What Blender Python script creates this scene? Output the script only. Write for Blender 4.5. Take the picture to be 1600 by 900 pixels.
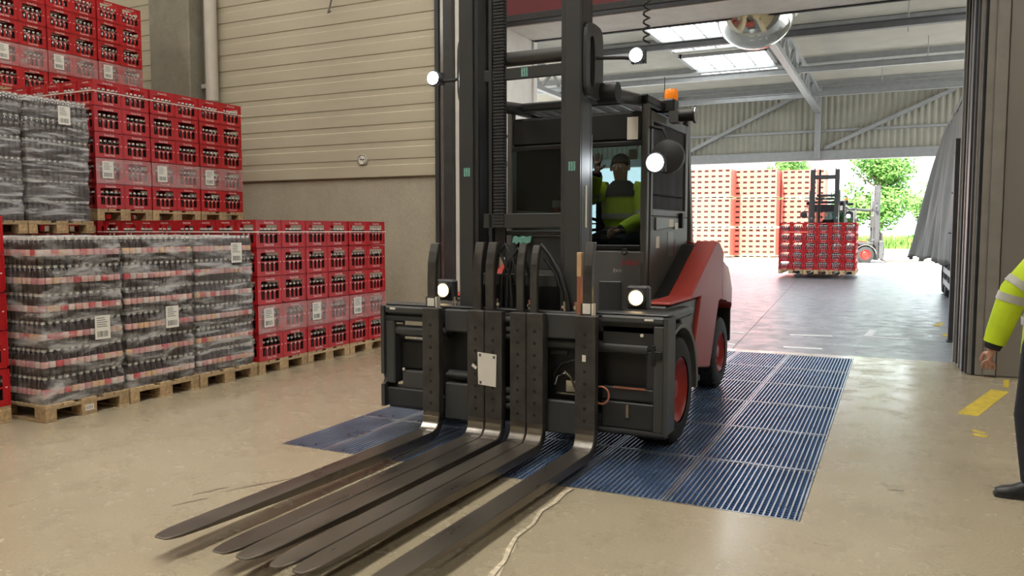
import bpy, bmesh, math, random
from mathutils import Vector, Matrix, noise
random.seed(7)
R = math.radians
sc = bpy.context.scene
for o in list(bpy.data.objects): bpy.data.objects.remove(o)
COL = sc.collection

# ---------------------------------------------------------------- camera, sky, sun, exposure
cam = bpy.data.objects.new('camera', bpy.data.cameras.new('camera'))
COL.objects.link(cam)
cam.location = (0, 0, 1.6)
cam.rotation_euler = (R(90 - 4.151), 0, R(25.762))
cam.data.sensor_width = 36
cam.data.lens = 36 * 1240 / 1600
cam.data.clip_end = 500
sc.camera = cam
world = bpy.data.worlds.new('sky'); sc.world = world
world.use_nodes = True
bg = world.node_tree.nodes['Background']
bg.inputs[0].default_value = (0.86, 0.93, 1.0, 1)
bg.inputs[1].default_value = 4.4
sun = bpy.data.objects.new('sun', bpy.data.lights.new('sun', 'SUN'))
COL.objects.link(sun)
sun.data.energy = 24
sun.data.angle = R(0.6)
sun.data.color = (1.0, 0.95, 0.86)
sun.rotation_euler = Vector((0.14, 0.70, -0.70)).to_track_quat('-Z', 'Y').to_euler()
SKYLIGHT = 6.0          # daylight through the hall's translucent roof panels
SHEDLIGHT = 5.0
vs = sc.view_settings
vs.view_transform = 'Standard'; vs.look = 'None'; vs.gamma = 1; vs.use_curve_mapping = False
vs.exposure = 0.08

# ---------------------------------------------------------------- materials
MATS = {}
def mat(name, col, rough=0.5, metal=0.0, var=0.12, scale=6.0, bump=0.0, bscale=40.0, rvar=0.0, emit=None, es=0.0,
        alpha=1.0, trans=0.0, spec=0.5, stretch=None, rnd=0.0, coat=0.0, detail=4.0):
    m = bpy.data.materials.new(name); m.use_nodes = True
    nt = m.node_tree; N = nt.nodes; L = nt.links
    b = N['Principled BSDF']
    b.inputs['Roughness'].default_value = rough; b.inputs['Metallic'].default_value = metal
    b.inputs['Specular IOR Level'].default_value = spec
    b.inputs['Alpha'].default_value = alpha; b.inputs['Transmission Weight'].default_value = trans
    b.inputs['Coat Weight'].default_value = coat
    c = (*col, 1)
    b.inputs['Base Color'].default_value = c
    tc = N.new('ShaderNodeTexCoord')
    src = tc.outputs['Object']
    if stretch:
        mp = N.new('ShaderNodeMapping'); mp.inputs['Scale'].default_value = stretch
        L.new(src, mp.inputs[0]); src = mp.outputs[0]
    if var > 0 or rvar > 0:
        nz = N.new('ShaderNodeTexNoise'); nz.inputs['Scale'].default_value = scale; nz.inputs['Detail'].default_value = detail
        L.new(src, nz.inputs['Vector'])
        rp = N.new('ShaderNodeValToRGB')
        rp.color_ramp.elements[0].position = 0.3; rp.color_ramp.elements[1].position = 0.7
        rp.color_ramp.elements[0].color = (*[max(0, x * (1 - var)) for x in col], 1)
        rp.color_ramp.elements[1].color = (*[min(1, x * (1 + var)) for x in col], 1)
        L.new(nz.outputs['Fac'], rp.inputs[0])
        out = rp.outputs[0]
        if rnd > 0:
            oi = N.new('ShaderNodeObjectInfo'); hs = N.new('ShaderNodeHueSaturation')
            mr = N.new('ShaderNodeMapRange'); mr.inputs[3].default_value = 1 - rnd; mr.inputs[4].default_value = 1 + rnd
            L.new(oi.outputs['Random'], mr.inputs[0]); L.new(mr.outputs[0], hs.inputs['Value'])
            L.new(out, hs.inputs['Color']); out = hs.outputs[0]
        L.new(out, b.inputs['Base Color'])
        if rvar > 0:
            mr = N.new('ShaderNodeMapRange'); mr.inputs[3].default_value = max(0.02, rough - rvar); mr.inputs[4].default_value = rough + rvar
            mr.inputs[1].default_value = 0.3; mr.inputs[2].default_value = 0.7
            L.new(nz.outputs['Fac'], mr.inputs[0]); L.new(mr.outputs[0], b.inputs['Roughness'])
    if bump > 0:
        nb = N.new('ShaderNodeTexNoise'); nb.inputs['Scale'].default_value = bscale; nb.inputs['Detail'].default_value = 3
        L.new(src, nb.inputs['Vector'])
        bp = N.new('ShaderNodeBump'); bp.inputs['Strength'].default_value = bump; bp.inputs['Distance'].default_value = 0.01
        L.new(nb.outputs['Fac'], bp.inputs['Height']); L.new(bp.outputs[0], b.inputs['Normal'])
    if emit:
        b.inputs['Emission Color'].default_value = (*emit, 1); b.inputs['Emission Strength'].default_value = es
    MATS[name] = m
    return m

def concrete(name, c1, c2, c3, r0, r1, sc1=0.45):
    """large soft stains, medium mottling, fine grain, roughness patches"""
    m = mat(name, c1, rough=0.3, var=0)
    nt = m.node_tree; N = nt.nodes; L = nt.links; b = N['Principled BSDF']
    tc = N.new('ShaderNodeTexCoord')
    n1 = N.new('ShaderNodeTexNoise'); n1.inputs['Scale'].default_value = sc1; n1.inputs['Detail'].default_value = 6; n1.inputs['Roughness'].default_value = 0.62
    n2 = N.new('ShaderNodeTexNoise'); n2.inputs['Scale'].default_value = 3.2; n2.inputs['Detail'].default_value = 8; n2.inputs['Roughness'].default_value = 0.7
    n3 = N.new('ShaderNodeTexNoise'); n3.inputs['Scale'].default_value = 60; n3.inputs['Detail'].default_value = 3
    for n in (n1, n2, n3): L.new(tc.outputs['Object'], n.inputs['Vector'])
    rp = N.new('ShaderNodeValToRGB'); e = rp.color_ramp.elements
    e[0].position = 0.34; e[0].color = (*c1, 1); e[1].position = 0.66; e[1].color = (*c2, 1)
    L.new(n1.outputs['Fac'], rp.inputs[0])
    mx = N.new('ShaderNodeMix'); mx.data_type = 'RGBA'; mx.inputs[7].default_value = (*c3, 1)
    mr = N.new('ShaderNodeMapRange'); mr.inputs[1].default_value = 0.48; mr.inputs[2].default_value = 0.75; mr.inputs[4].default_value = 0.75
    L.new(n2.outputs['Fac'], mr.inputs[0]); L.new(mr.outputs[0], mx.inputs[0]); L.new(rp.outputs[0], mx.inputs[6])
    m3 = N.new('ShaderNodeMix'); m3.data_type = 'RGBA'; m3.blend_type = 'MULTIPLY'; m3.inputs[0].default_value = 0.35
    r3 = N.new('ShaderNodeMapRange'); r3.inputs[1].default_value = 0.3; r3.inputs[2].default_value = 0.7; r3.inputs[3].default_value = 0.6; r3.inputs[4].default_value = 1.2
    L.new(n3.outputs['Fac'], r3.inputs[0]); L.new(r3.outputs[0], m3.inputs[7]); L.new(mx.outputs[2], m3.inputs[6])
    L.new(m3.outputs[2], b.inputs['Base Color'])
    rr = N.new('ShaderNodeMapRange'); rr.inputs[1].default_value = 0.3; rr.inputs[2].default_value = 0.7; rr.inputs[3].default_value = r0; rr.inputs[4].default_value = r1
    L.new(n2.outputs['Fac'], rr.inputs[0]); L.new(rr.outputs[0], b.inputs['Roughness'])
    bp = N.new('ShaderNodeBump'); bp.inputs['Strength'].default_value = 0.06; bp.inputs['Distance'].default_value = 0.01
    L.new(n2.outputs['Fac'], bp.inputs['Height']); L.new(bp.outputs[0], b.inputs['Normal'])
    return m

concrete('hall_floor', (0.37, 0.315, 0.215), (0.46, 0.395, 0.28), (0.28, 0.235, 0.16), 0.13, 0.36)
MATS['hall_floor'].node_tree.nodes['Principled BSDF'].inputs['Specular IOR Level'].default_value = 0.8
concrete('yard_floor', (0.20, 0.21, 0.23), (0.26, 0.268, 0.285), (0.15, 0.158, 0.172), 0.24, 0.46)
concrete('ground_outside', (0.55, 0.54, 0.5), (0.62, 0.6, 0.56), (0.48, 0.47, 0.44), 0.7, 0.9)
concrete('concrete_wall', (0.38, 0.345, 0.265), (0.42, 0.38, 0.295), (0.34, 0.31, 0.24), 0.7, 0.9)
concrete('column_concrete', (0.20, 0.185, 0.14), (0.26, 0.24, 0.185), (0.17, 0.155, 0.12), 0.7, 0.9, 1.2)
mat('siding', (0.44, 0.40, 0.30), 0.42, var=0.10, scale=1.2, stretch=(0.35, 1, 2.2), spec=0.4)
mat('reveal', (0.78, 0.75, 0.70), 0.7, var=0.06)
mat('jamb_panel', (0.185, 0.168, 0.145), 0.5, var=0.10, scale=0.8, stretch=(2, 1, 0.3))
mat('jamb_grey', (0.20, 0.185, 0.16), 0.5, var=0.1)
mat('rail_dark', (0.035, 0.035, 0.036), 0.45, var=0.2)
mat('rail_alu', (0.42, 0.42, 0.40), 0.22, 0.9, var=0.1)
mat('door_red', (0.09, 0.004, 0.007), 0.5, var=0.1)
mat('guide_red', (0.25, 0.06, 0.045), 0.5, var=0.15)
mat('rubber', (0.018, 0.018, 0.019), 0.7, var=0.2, scale=20)
mat('ceiling', (0.5, 0.47, 0.4), 0.8, var=0.05)
mat('shed_roof', (0.52, 0.49, 0.41), 0.65, var=0.06, scale=2)
mat('shed_wall', (0.31, 0.295, 0.235), 0.6, var=0.08, scale=2)
mat('shed_steel', (0.33, 0.335, 0.33), 0.45, 0.3, var=0.08)
mat('shed_steel_dark', (0.12, 0.12, 0.12), 0.5, 0.2, var=0.1)
mat('hall_skylight', (0.9, 0.9, 0.9), 0.6, var=0.0, emit=(1.0, 0.955, 0.87), es=SKYLIGHT)
mat('hall_skylight_bright', (0.9, 0.9, 0.9), 0.6, var=0.0, emit=(1.0, 0.955, 0.87), es=SKYLIGHT * 2.3)  # unseen centre panel made brighter so the forks cast one sharp shadow
mat('shed_skylight', (0.9, 0.9, 0.9), 0.6, var=0.0, emit=(0.92, 0.97, 1.0), es=SHEDLIGHT)
mat('crate_red', (0.43, 0.010, 0.015), 0.38, var=0.10, scale=3, rnd=0.10)
mat('crate_white', (0.75, 0.66, 0.62), 0.5, var=0.05)
mat('glass_brown', (0.030, 0.016, 0.014), 0.10, var=0.1)
mat('cap_silver', (0.72, 0.69, 0.66), 0.3, 0.1, var=0.1)  # silver caps, made pale to stand in for highlights on the bottle necks
mat('wood', (0.46, 0.33, 0.185), 0.75, var=0.28, scale=9, stretch=(1, 6, 6), rnd=0.22, bump=0.15)
mat('wood_block', (0.42, 0.29, 0.155), 0.8, var=0.35, scale=26, rnd=0.22, bump=0.2)
mat('paper', (0.76, 0.74, 0.68), 0.6, var=0.03)
mat('print_black', (0.10, 0.10, 0.10), 0.6, var=0)
mat('strap', (0.72, 0.62, 0.55), 0.4, var=0.05)
mat('steel_dark', (0.052, 0.053, 0.054), 0.42, 0.0, var=0.14, scale=3.0, rvar=0.08)
mat('steel_dark2', (0.026, 0.027, 0.029), 0.5, 0.0, var=0.16, scale=4)
mat('mast_grey', (0.047, 0.048, 0.049), 0.38, 0.0, var=0.10, scale=1.5, rvar=0.06)
mat('fork_steel', (0.185, 0.162, 0.142), 0.33, 0.85, var=0.15, scale=3, stretch=(2, 0.5, 2), rvar=0.08, bump=0.05)
mat('fork_shank', (0.060, 0.056, 0.052), 0.40, 0.25, var=0.3, scale=9, rvar=0.1)
mat('fork_worn', (0.52, 0.49, 0.46), 0.24, 1.0, var=0.15, scale=12)
mat('chrome', (0.75, 0.74, 0.72), 0.12, 1.0, var=0.04)
mat('black', (0.010, 0.010, 0.011), 0.5, var=0.2)
mat('hose', (0.014, 0.014, 0.015), 0.45, var=0.1)
mat('tire', (0.014, 0.014, 0.015), 0.75, var=0.25, scale=15, bump=0.2, bscale=30)
mat('rim_red', (0.32, 0.016, 0.010), 0.38, var=0.12)
mat('truck_red', (0.34, 0.038, 0.028), 0.42, var=0.06, scale=2, spec=0.3)
mat('crate_glare_red', (0.62, 0.11, 0.075), 0.5, var=0.1, scale=3)  # crate red lightened to stand in for sun glare on the far stacks
mat('truck_red_dark', (0.33, 0.022, 0.014), 0.35, var=0.06)
mat('cab_grey', (0.085, 0.082, 0.078), 0.42, var=0.08, scale=2)
mat('cab_grey_light', (0.15, 0.145, 0.138), 0.38, 0.2, var=0.12, scale=2)
mat('tarp', (0.085, 0.08, 0.07), 0.6, var=0.12, scale=2.2)
mat('tarp_dark', (0.20, 0.19, 0.17), 0.6, var=0.12, scale=2.2)
mat('plate_white', (0.78, 0.74, 0.66), 0.5, var=0.05)
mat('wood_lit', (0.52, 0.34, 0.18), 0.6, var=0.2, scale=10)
mat('copper', (0.50, 0.21, 0.13), 0.35, 0.6, var=0.1)
mat('teal', (0.18, 0.42, 0.36), 0.5, var=0.3, scale=60)
mat('sticker_red', (0.55, 0.05, 0.05), 0.5, var=0.1)
mat('beacon', (0.85, 0.22, 0.01), 0.25, var=0.05, emit=(1.0, 0.25, 0.01), es=0.25)
mat('led', (1, 1, 1), 0.3, var=0, emit=(0.88, 0.95, 1.0), es=40)
mat('head_warm', (1, 1, 1), 0.3, var=0, emit=(1.0, 0.68, 0.30), es=3.5)
mat('grate_steel', (0.60, 0.66, 0.75), 0.32, 0.85, var=0.22, scale=3, rvar=0.08)
mat('grate_blue', (0.06, 0.15, 0.36), 0.45, 0.2, var=0.2, scale=4)
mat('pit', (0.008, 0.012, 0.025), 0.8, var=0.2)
mat('yellow_paint', (0.62, 0.47, 0.05), 0.5, var=0.3, scale=14)
mat('white_paint', (0.80, 0.80, 0.80), 0.5, var=0.12, scale=5)
mat('crack_fill', (0.60, 0.52, 0.38), 0.7, var=0.35, scale=30)
mat('skid', (0.15, 0.125, 0.09), 0.4, var=0.3, scale=20)
mat('hivis', (0.50, 0.66, 0.012), 0.65, var=0.10, scale=8, bump=0.15, bscale=12)
mat('reflective', (0.42, 0.42, 0.38), 0.45, var=0.08, scale=20)
mat('fabric_black', (0.012, 0.012, 0.014), 0.8, var=0.2)
mat('trousers', (0.016, 0.018, 0.026), 0.8, var=0.2, bump=0.2, bscale=10)
mat('tshirt', (0.35, 0.32, 0.28), 0.8, var=0.1)
mat('skin', (0.48, 0.26, 0.19), 0.5, var=0.08, scale=20)
mat('hair', (0.02, 0.014, 0.01), 0.6, var=0.2)
mat('eye', (0.6, 0.6, 0.58), 0.3, var=0)
mat('lip', (0.34, 0.13, 0.11), 0.5, var=0)
mat('shoe', (0.010, 0.010, 0.010), 0.4, var=0.2)
mat('leaf', (0.10, 0.24, 0.04), 0.6, var=0.4, scale=3)
mat('bark', (0.16, 0.12, 0.08), 0.9, var=0.3)
mat('grass', (0.14, 0.28, 0.05), 0.9, var=0.35, scale=1.2)
mat('far_building', (0.55, 0.55, 0.56), 0.8, var=0.05)
mat('mirror_white', (0.70, 0.69, 0.60), 0.22, var=0.06, spec=0.6)
mat('mirror_chrome', (0.68, 0.68, 0.60), 0.09, 0.85, var=0.05)
mat('pipe', (0.50, 0.47, 0.40), 0.5, var=0.06)
mat('lamp_body', (0.05, 0.055, 0.065), 0.5, var=0.1)

def glass_mat(name, tint, refl=0.06, alpha=0.12):
    m = bpy.data.materials.new(name); m.use_nodes = True
    nt = m.node_tree; N = nt.nodes; L = nt.links; N.remove(N['Principled BSDF'])
    t = N.new('ShaderNodeBsdfTransparent'); t.inputs[0].default_value = (*tint, 1)
    gl = N.new('ShaderNodeBsdfGlossy'); gl.inputs['Roughness'].default_value = 0.03
    fr = N.new('ShaderNodeFresnel'); fr.inputs[0].default_value = 1.45
    mx = N.new('ShaderNodeMixShader')
    L.new(fr.outputs[0], mx.inputs[0]); L.new(t.outputs[0], mx.inputs[1]); L.new(gl.outputs[0], mx.inputs[2])
    L.new(mx.outputs[0], N['Material Output'].inputs[0])
    MATS[name] = m
glass_mat('glass', (0.62, 0.68, 0.68))
glass_mat('glass_dark', (0.16, 0.18, 0.20))

def film_mat(name, lo, hi, streak=(1.2, 1.2, 14), col=(0.80, 0.80, 0.80), sc_=3.0):
    m = mat(name, col, rough=0.22, var=0)
    nt = m.node_tree; N = nt.nodes; L = nt.links; b = N['Principled BSDF']
    tc = N.new('ShaderNodeTexCoord'); mp = N.new('ShaderNodeMapping'); mp.inputs['Scale'].default_value = streak
    oi = N.new('ShaderNodeObjectInfo'); vm = N.new('ShaderNodeVectorMath'); vm.operation = 'ADD'
    sm = N.new('ShaderNodeVectorMath'); sm.operation = 'SCALE'; sm.inputs['Scale'].default_value = 0.37
    L.new(oi.outputs['Location'], sm.inputs[0])
    L.new(tc.outputs['Object'], vm.inputs[0]); L.new(sm.outputs[0], vm.inputs[1]); L.new(vm.outputs[0], mp.inputs[0])
    nz = N.new('ShaderNodeTexNoise'); nz.inputs['Scale'].default_value = sc_; nz.inputs['Detail'].default_value = 6; nz.inputs['Roughness'].default_value = 0.6
    nz.inputs['Distortion'].default_value = 0.5
    L.new(mp.outputs[0], nz.inputs['Vector'])
    mr = N.new('ShaderNodeMapRange'); mr.inputs[1].default_value = 0.46; mr.inputs[2].default_value = 0.70
    mr.inputs[3].default_value = lo; mr.inputs[4].default_value = hi
    L.new(nz.outputs['Fac'], mr.inputs[0]); L.new(mr.outputs[0], b.inputs['Alpha'])
    bp = N.new('ShaderNodeBump'); bp.inputs['Strength'].default_value = 0.45; bp.inputs['Distance'].default_value = 0.012
    L.new(nz.outputs['Fac'], bp.inputs['Height']); L.new(bp.outputs[0], b.inputs['Normal'])
    return m
film_mat('film', 0.04, 0.60, (1.0, 1.0, 4.0), (0.85, 0.85, 0.85), 2.6)
film_mat('film_heavy', 0.08, 0.62, (0.8, 0.8, 6.0), (0.85, 0.85, 0.85), 2.6)
film_mat('film_band', 0.12, 0.34, (2, 2, 5), (0.75, 0.6, 0.6))

def label_mat():
    m = mat('bottle_label', (0.5, 0.1, 0.1), rough=0.45, var=0)
    N = m.node_tree.nodes; L = m.node_tree.links; b = N['Principled BSDF']
    oi = N.new('ShaderNodeObjectInfo'); rp = N.new('ShaderNodeValToRGB'); rp.color_ramp.interpolation = 'CONSTANT'
    cols = [(0.0, (0.50, 0.06, 0.07)), (0.14, (0.58, 0.30, 0.28)), (0.36, (0.62, 0.40, 0.36)), (0.56, (0.58, 0.36, 0.20)), (0.72, (0.50, 0.22, 0.24)), (0.86, (0.60, 0.50, 0.46))]
    el = rp.color_ramp.elements
    el[0].position = 0; el[0].color = (*cols[0][1], 1); el[1].position = cols[1][0]; el[1].color = (*cols[1][1], 1)
    for p, c in cols[2:]:
        e = el.new(p); e.color = (*c, 1)
    L.new(oi.outputs['Random'], rp.inputs[0]); L.new(rp.outputs[0], b.inputs['Base Color'])
label_mat()

# ---------------------------------------------------------------- mesh builder
class MB:
    def __init__(s): s.v = []; s.f = []; s.mi = []; s.m = 0
    def add(s, vs_, fs):
        o = len(s.v); s.v += [tuple(p) for p in vs_]
        for f in fs: s.f.append(tuple(i + o for i in f)); s.mi.append(s.m)
        return s
    def box(s, x0, x1, y0, y1, z0, z1):
        x0, x1 = min(x0, x1), max(x0, x1); y0, y1 = min(y0, y1), max(y0, y1); z0, z1 = min(z0, z1), max(z0, z1)
        return s.add([(x0,y0,z0),(x1,y0,z0),(x1,y1,z0),(x0,y1,z0),(x0,y0,z1),(x1,y0,z1),(x1,y1,z1),(x0,y1,z1)],
              [(3,2,1,0),(4,5,6,7),(0,1,5,4),(1,2,6,5),(2,3,7,6),(3,0,4,7)])
    def cyl(s, p0, p1, r, n=14, r2=None, caps=True):
        p0 = Vector(p0); p1 = Vector(p1); r2 = r if r2 is None else r2
        d = (p1 - p0).normalized(); a = d.orthogonal().normalized(); b = d.cross(a)
        vs_ = []
        for i in range(n):
            t = 2 * math.pi * i / n; u = a * math.cos(t) + b * math.sin(t)
            vs_ += [p0 + u * r, p1 + u * r2]
        fs = [(2*i, 2*((i+1) % n), 2*((i+1) % n)+1, 2*i+1) for i in range(n)]
        if caps:
            fs.append(tuple(2*i for i in reversed(range(n)))); fs.append(tuple(2*i+1 for i in range(n)))
        return s.add(vs_, fs)
    def bar(s, p0, p1, w, h, up=(0, 0, 1)):
        p0 = Vector(p0); p1 = Vector(p1); d = (p1 - p0).normalized(); up = Vector(up)
        if abs(d.dot(up)) > 0.98: up = Vector((1, 0, 0))
        a = d.cross(up).normalized() * (w / 2); b = a.cross(d).normalized() * (h / 2)
        vs_ = [p + sa * a + sb * b for p in (p0, p1) for sa, sb in ((-1,-1),(1,-1),(1,1),(-1,1))]
        return s.add(vs_, [(0,1,2,3),(7,6,5,4),(0,4,5,1),(1,5,6,2),(2,6,7,3),(3,7,4,0)])
    def lathe(s, prof, c=(0,0,0), axis='z', n=16, mats=None):
        vs_ = []; fs = []; k = len(prof); m0 = s.m
        for i in range(n):
            t = 2 * math.pi * i / n
            for r, h in prof:
                q = (r*math.cos(t), r*math.sin(t), h)
                if axis == 'x': q = (q[2], q[0], q[1])
                elif axis == 'y': q = (q[1], q[2], q[0])
                vs_.append((q[0]+c[0], q[1]+c[1], q[2]+c[2]))
        o = len(s.v); s.v += vs_
        for j in range(k-1):
            for i in range(n):
                a = i*k + j; b = ((i+1) % n)*k + j
                s.f.append((o+a, o+b, o+b+1, o+a+1)); s.mi.append(mats[j] if mats else m0)
        return s
    def prism(s, poly, axis, a0, a1):
        n = len(poly)
        def P(u, v, a): return {'x': (a, u, v), 'y': (u, a, v), 'z': (u, v, a)}[axis]
        vs_ = [P(u, v, a0) for u, v in poly] + [P(u, v, a1) for u, v in poly]
        fs = [tuple(range(n)), tuple(reversed(range(n, 2*n)))] + [(i, i+n, (i+1) % n+n, (i+1) % n) for i in range(n)]
        return s.add(vs_, fs)
    def tube(s, pts, r, n=8, closed=False):
        pts = [Vector(p) for p in pts]; k = len(pts); rings = []; prev = None
        for i, p in enumerate(pts):
            d = (pts[min(i+1, k-1)] - pts[max(i-1, 0)]).normalized()
            a = d.orthogonal().normalized() if prev is None else (prev - d * prev.dot(d)).normalized()
            prev = a; b = d.cross(a); rr = r[i] if isinstance(r, (list, tuple)) else r
            rings.append([p + (a*math.cos(2*math.pi*j/n) + b*math.sin(2*math.pi*j/n)) * rr for j in range(n)])
        vs_ = [q for g in rings for q in g]
        fs = [(i*n+j, i*n+(j+1) % n, (i+1)*n+(j+1) % n, (i+1)*n+j) for i in range(k-1) for j in range(n)]
        fs += [tuple(reversed(range(n))), tuple(range((k-1)*n, k*n))]
        return s.add(vs_, fs)
    def loft(s, rings, cap=True):
        n = len(rings[0]); k = len(rings)
        vs_ = [q for g in rings for q in g]
        fs = [(i*n+j, i*n+(j+1) % n, (i+1)*n+(j+1) % n, (i+1)*n+j) for i in range(k-1) for j in range(n)]
        if cap: fs += [tuple(reversed(range(n))), tuple(range((k-1)*n, k*n))]
        return s.add(vs_, fs)
    def mesh(s, name, mats, origin=(0,0,0), smooth=0, bevel=0):
        me = bpy.data.meshes.new(name)
        ox, oy, oz = origin
        me.from_pydata([(x-ox, y-oy, z-oz) for x, y, z in s.v], [], s.f)
        for m in (mats if isinstance(mats, (list, tuple)) else [mats]): me.materials.append(MATS[m])
        me.polygons.foreach_set('material_index', s.mi)
        bm = bmesh.new(); bm.from_mesh(me)
        bmesh.ops.recalc_face_normals(bm, faces=bm.faces)
        if bevel:
            es = [e for e in bm.edges if len(e.link_faces) == 2 and e.calc_face_angle(0) > 0.5]
            bmesh.ops.bevel(bm, geom=es, offset=bevel, segments=1, affect='EDGES', clamp_overlap=True)
        bm.to_mesh(me); bm.free()
        if smooth:
            me.shade_smooth(); me.set_sharp_from_angle(angle=R(smooth))
        return me
    def build(s, name, mats, parent=None, smooth=0, bevel=0, label=None, kind=None):
        org = ORG[parent.name] if parent is not None and parent.name in ORG else (0, 0, 0)
        ob = bpy.data.objects.new(name, s.mesh(name, mats, org, smooth, bevel))
        COL.objects.link(ob)
        if parent is not None: ob.parent = parent; ORG[ob.name] = org
        if label: ob['label'] = label
        if kind: ob['kind'] = kind
        return ob
ORG = {}        # world origin that a built parent's children are measured from
def thing(name, loc, label, cat, group=None):
    o = bpy.data.objects.new(name, None); COL.objects.link(o); o.location = loc; o.empty_display_size = 0.1
    ORG[o.name] = tuple(loc)
    o['label'] = label; o['category'] = cat
    if group: o['group'] = group
    return o
def tag(o, label, cat, group=None):
    o['label'] = label; o['category'] = cat
    if group: o['group'] = group
    return o
def struct(name, mb, mats, parent=None, **k):
    o = mb.build(name, mats, parent, **k)
    if parent is None: o['kind'] = 'structure'
    return o
def put(name, me, loc, parent=None, rot=0):
    o = bpy.data.objects.new(name, me); COL.objects.link(o); o.location = loc
    if rot: o.rotation_euler = (0, 0, rot)
    if parent is not None: o.parent = parent
    return o
def copy_tree(o, parent=None):
    c = o.copy(); COL.objects.link(c); c.parent = parent
    for ch in list(o.children): copy_tree(ch, c)
    return c
def rbox(mb, x0, x1, y0, y1, z0, z1): return mb.box(x0, x1, y0, y1, z0, z1)
def text_into(mb, s, size, place, fat=0.0):
    """flat lettering: font outline turned into mesh, placed by a function (u, v) -> point"""
    cu = bpy.data.curves.new('t', 'FONT'); cu.body = s; cu.size = size; cu.align_x = 'CENTER'; cu.align_y = 'CENTER'
    cu.resolution_u = 1; cu.offset = size * fat
    ob = bpy.data.objects.new('t', cu); COL.objects.link(ob)
    dg = bpy.context.evaluated_depsgraph_get(); dg.update()
    me = bpy.data.meshes.new_from_object(ob.evaluated_get(dg))
    mb.add([place(v.co.x, v.co.y) for v in me.vertices], [tuple(p.vertices) for p in me.polygons])
    bpy.data.objects.remove(ob); bpy.data.curves.remove(cu); bpy.data.meshes.remove(me)

# ================================================================ the setting
OX0, OX1, OZ = -4.94, 0.72, 4.40      # door opening
WY0, WY1 = 10.08, 10.92               # wall thickness range
GX0, GX1, GY0, GY1 = -4.115, -0.425, 4.53, 10.70
m = MB()
for a in ((-17, GX0, -10, WY1), (GX1, 9, -10, WY1), (GX0, GX1, -10, GY0), (GX0, GX1, GY1, WY1)):
    m.box(a[0], a[1], a[2], a[3], -0.20, 0)
floor = struct('floor', m, 'hall_floor')
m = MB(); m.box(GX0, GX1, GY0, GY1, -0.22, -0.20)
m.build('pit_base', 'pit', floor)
m = MB(); m.box(-17, 9, WY1, 31, -0.2, -0.004)
yard = struct('floor_yard', m, 'yard_floor')
m = MB(); m.box(-120, 120, 31, 200, -0.2, -0.006); m.box(9, 120, WY1, 31, -0.2, -0.006); m.box(-120, -17, WY1, 31, -0.2, -0.006)
struct('ground', m, 'ground_outside')
# joints in the yard slab, painted marks
m = MB(); m.bar((-1.95, WY1, -0.003), (-3.0, 30, -0.003), 0.012, 0.003); m.build('slab_joint', 'shed_steel_dark', yard)
for (x0, y0, x1, y1, w) in ((-1.42, 12.78, -0.82, 12.90, 0.13), (-1.35, 11.40, -0.85, 11.44, 0.12), (-0.33, 13.10, 0.22, 13.00, 0.13),
                            (-0.34, 13.1, -0.27, 14.0, 0.12), (-2.75, 12.7, -2.1, 12.74, 0.13), (-2.75, 11.32, -2.0, 11.36, 0.12)):
    m = MB(); m.bar((x0, y0, -0.002), (x1, y1, -0.002), w, 0.003); m.build('floor_marking', 'white_paint', yard)
for (x0, y0, x1, y1, w) in ((0.66, 15.0, 0.76, 15.6, 0.12), (0.72, 13.6, 0.78, 14.0, 0.1)):
    m = MB(); m.bar((x0, y0, -0.002), (x1, y1, -0.002), w, 0.003); m.build('floor_marking', 'yellow_paint', yard)
for (x0, y0, x1, y1, w) in ((0.61, 7.85, 0.99, 9.2, 0.16), (0.60, 7.12, 0.69, 7.06, 0.07), (0.60, 7.24, 0.69, 7.2, 0.05), (1.06, 9.4, 1.12, 9.9, 0.05)):
    m = MB(); m.bar((x0, y0, 0.0008), (x1, y1, 0.0008), w, 0.0022); m.build('floor_marking', 'yellow_paint', floor)
# crack running to the camera
pts = [(-1.76, 4.50), (-1.77, 4.40), (-1.755, 4.24), (-1.775, 4.06), (-1.735, 3.86), (-1.74, 3.66), (-1.70, 3.50), (-1.66, 3.36), (-1.64, 3.2), (-1.58, 3.0), (-1.55, 2.8)]
m = MB(); L_, R_ = [], []
for i, (x, y) in enumerate(pts):
    w = 0.011 + 0.022 * random.random()
    L_.append((x - w, y)); R_.append((x + w * random.uniform(0.5, 1.2), y + 0.01))
m.prism(L_ + R_[::-1], 'z', 0.0002, 0.0016); m.build('floor_crack', 'crack_fill', floor)
m = MB()
for i, (x, y) in enumerate(pts):
    m.bar((x + 0.012, y, 0.0012), (pts[min(i+1, 10)][0] + 0.012, pts[min(i+1, 10)][1] + 1e-4, 0.0012), 0.008, 0.0016)
m.build('floor_crack', 'skid', floor)
for (x, y, l, a) in ((-3.55, 3.75, 0.5, 1.1), (-3.75, 3.5, 0.22, 1.2), (-3.3, 4.15, 0.3, 1.0), (0.05, 5.35, 0.10, 0.3), (-3.7, 3.3, 0.2, 1.2)):
    m = MB(); n = 7; up, dn = [], []
    for i in range(n):
        t = i / (n-1); cx = x + (t-0.5)*l*math.cos(a) + random.uniform(-.012, .012); cy = y + (t-0.5)*l*math.sin(a)
        w = 0.011 * math.sin(math.pi * (0.1 + 0.8*t)) * random.uniform(0.5, 1.2)
        up.append((cx - w, cy + w*.4)); dn.append((cx + w, cy - w*.4))
    m.prism(up + dn[::-1], 'z', 0.0002, 0.0012); m.build('scuff_mark', 'skid', floor)

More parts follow.
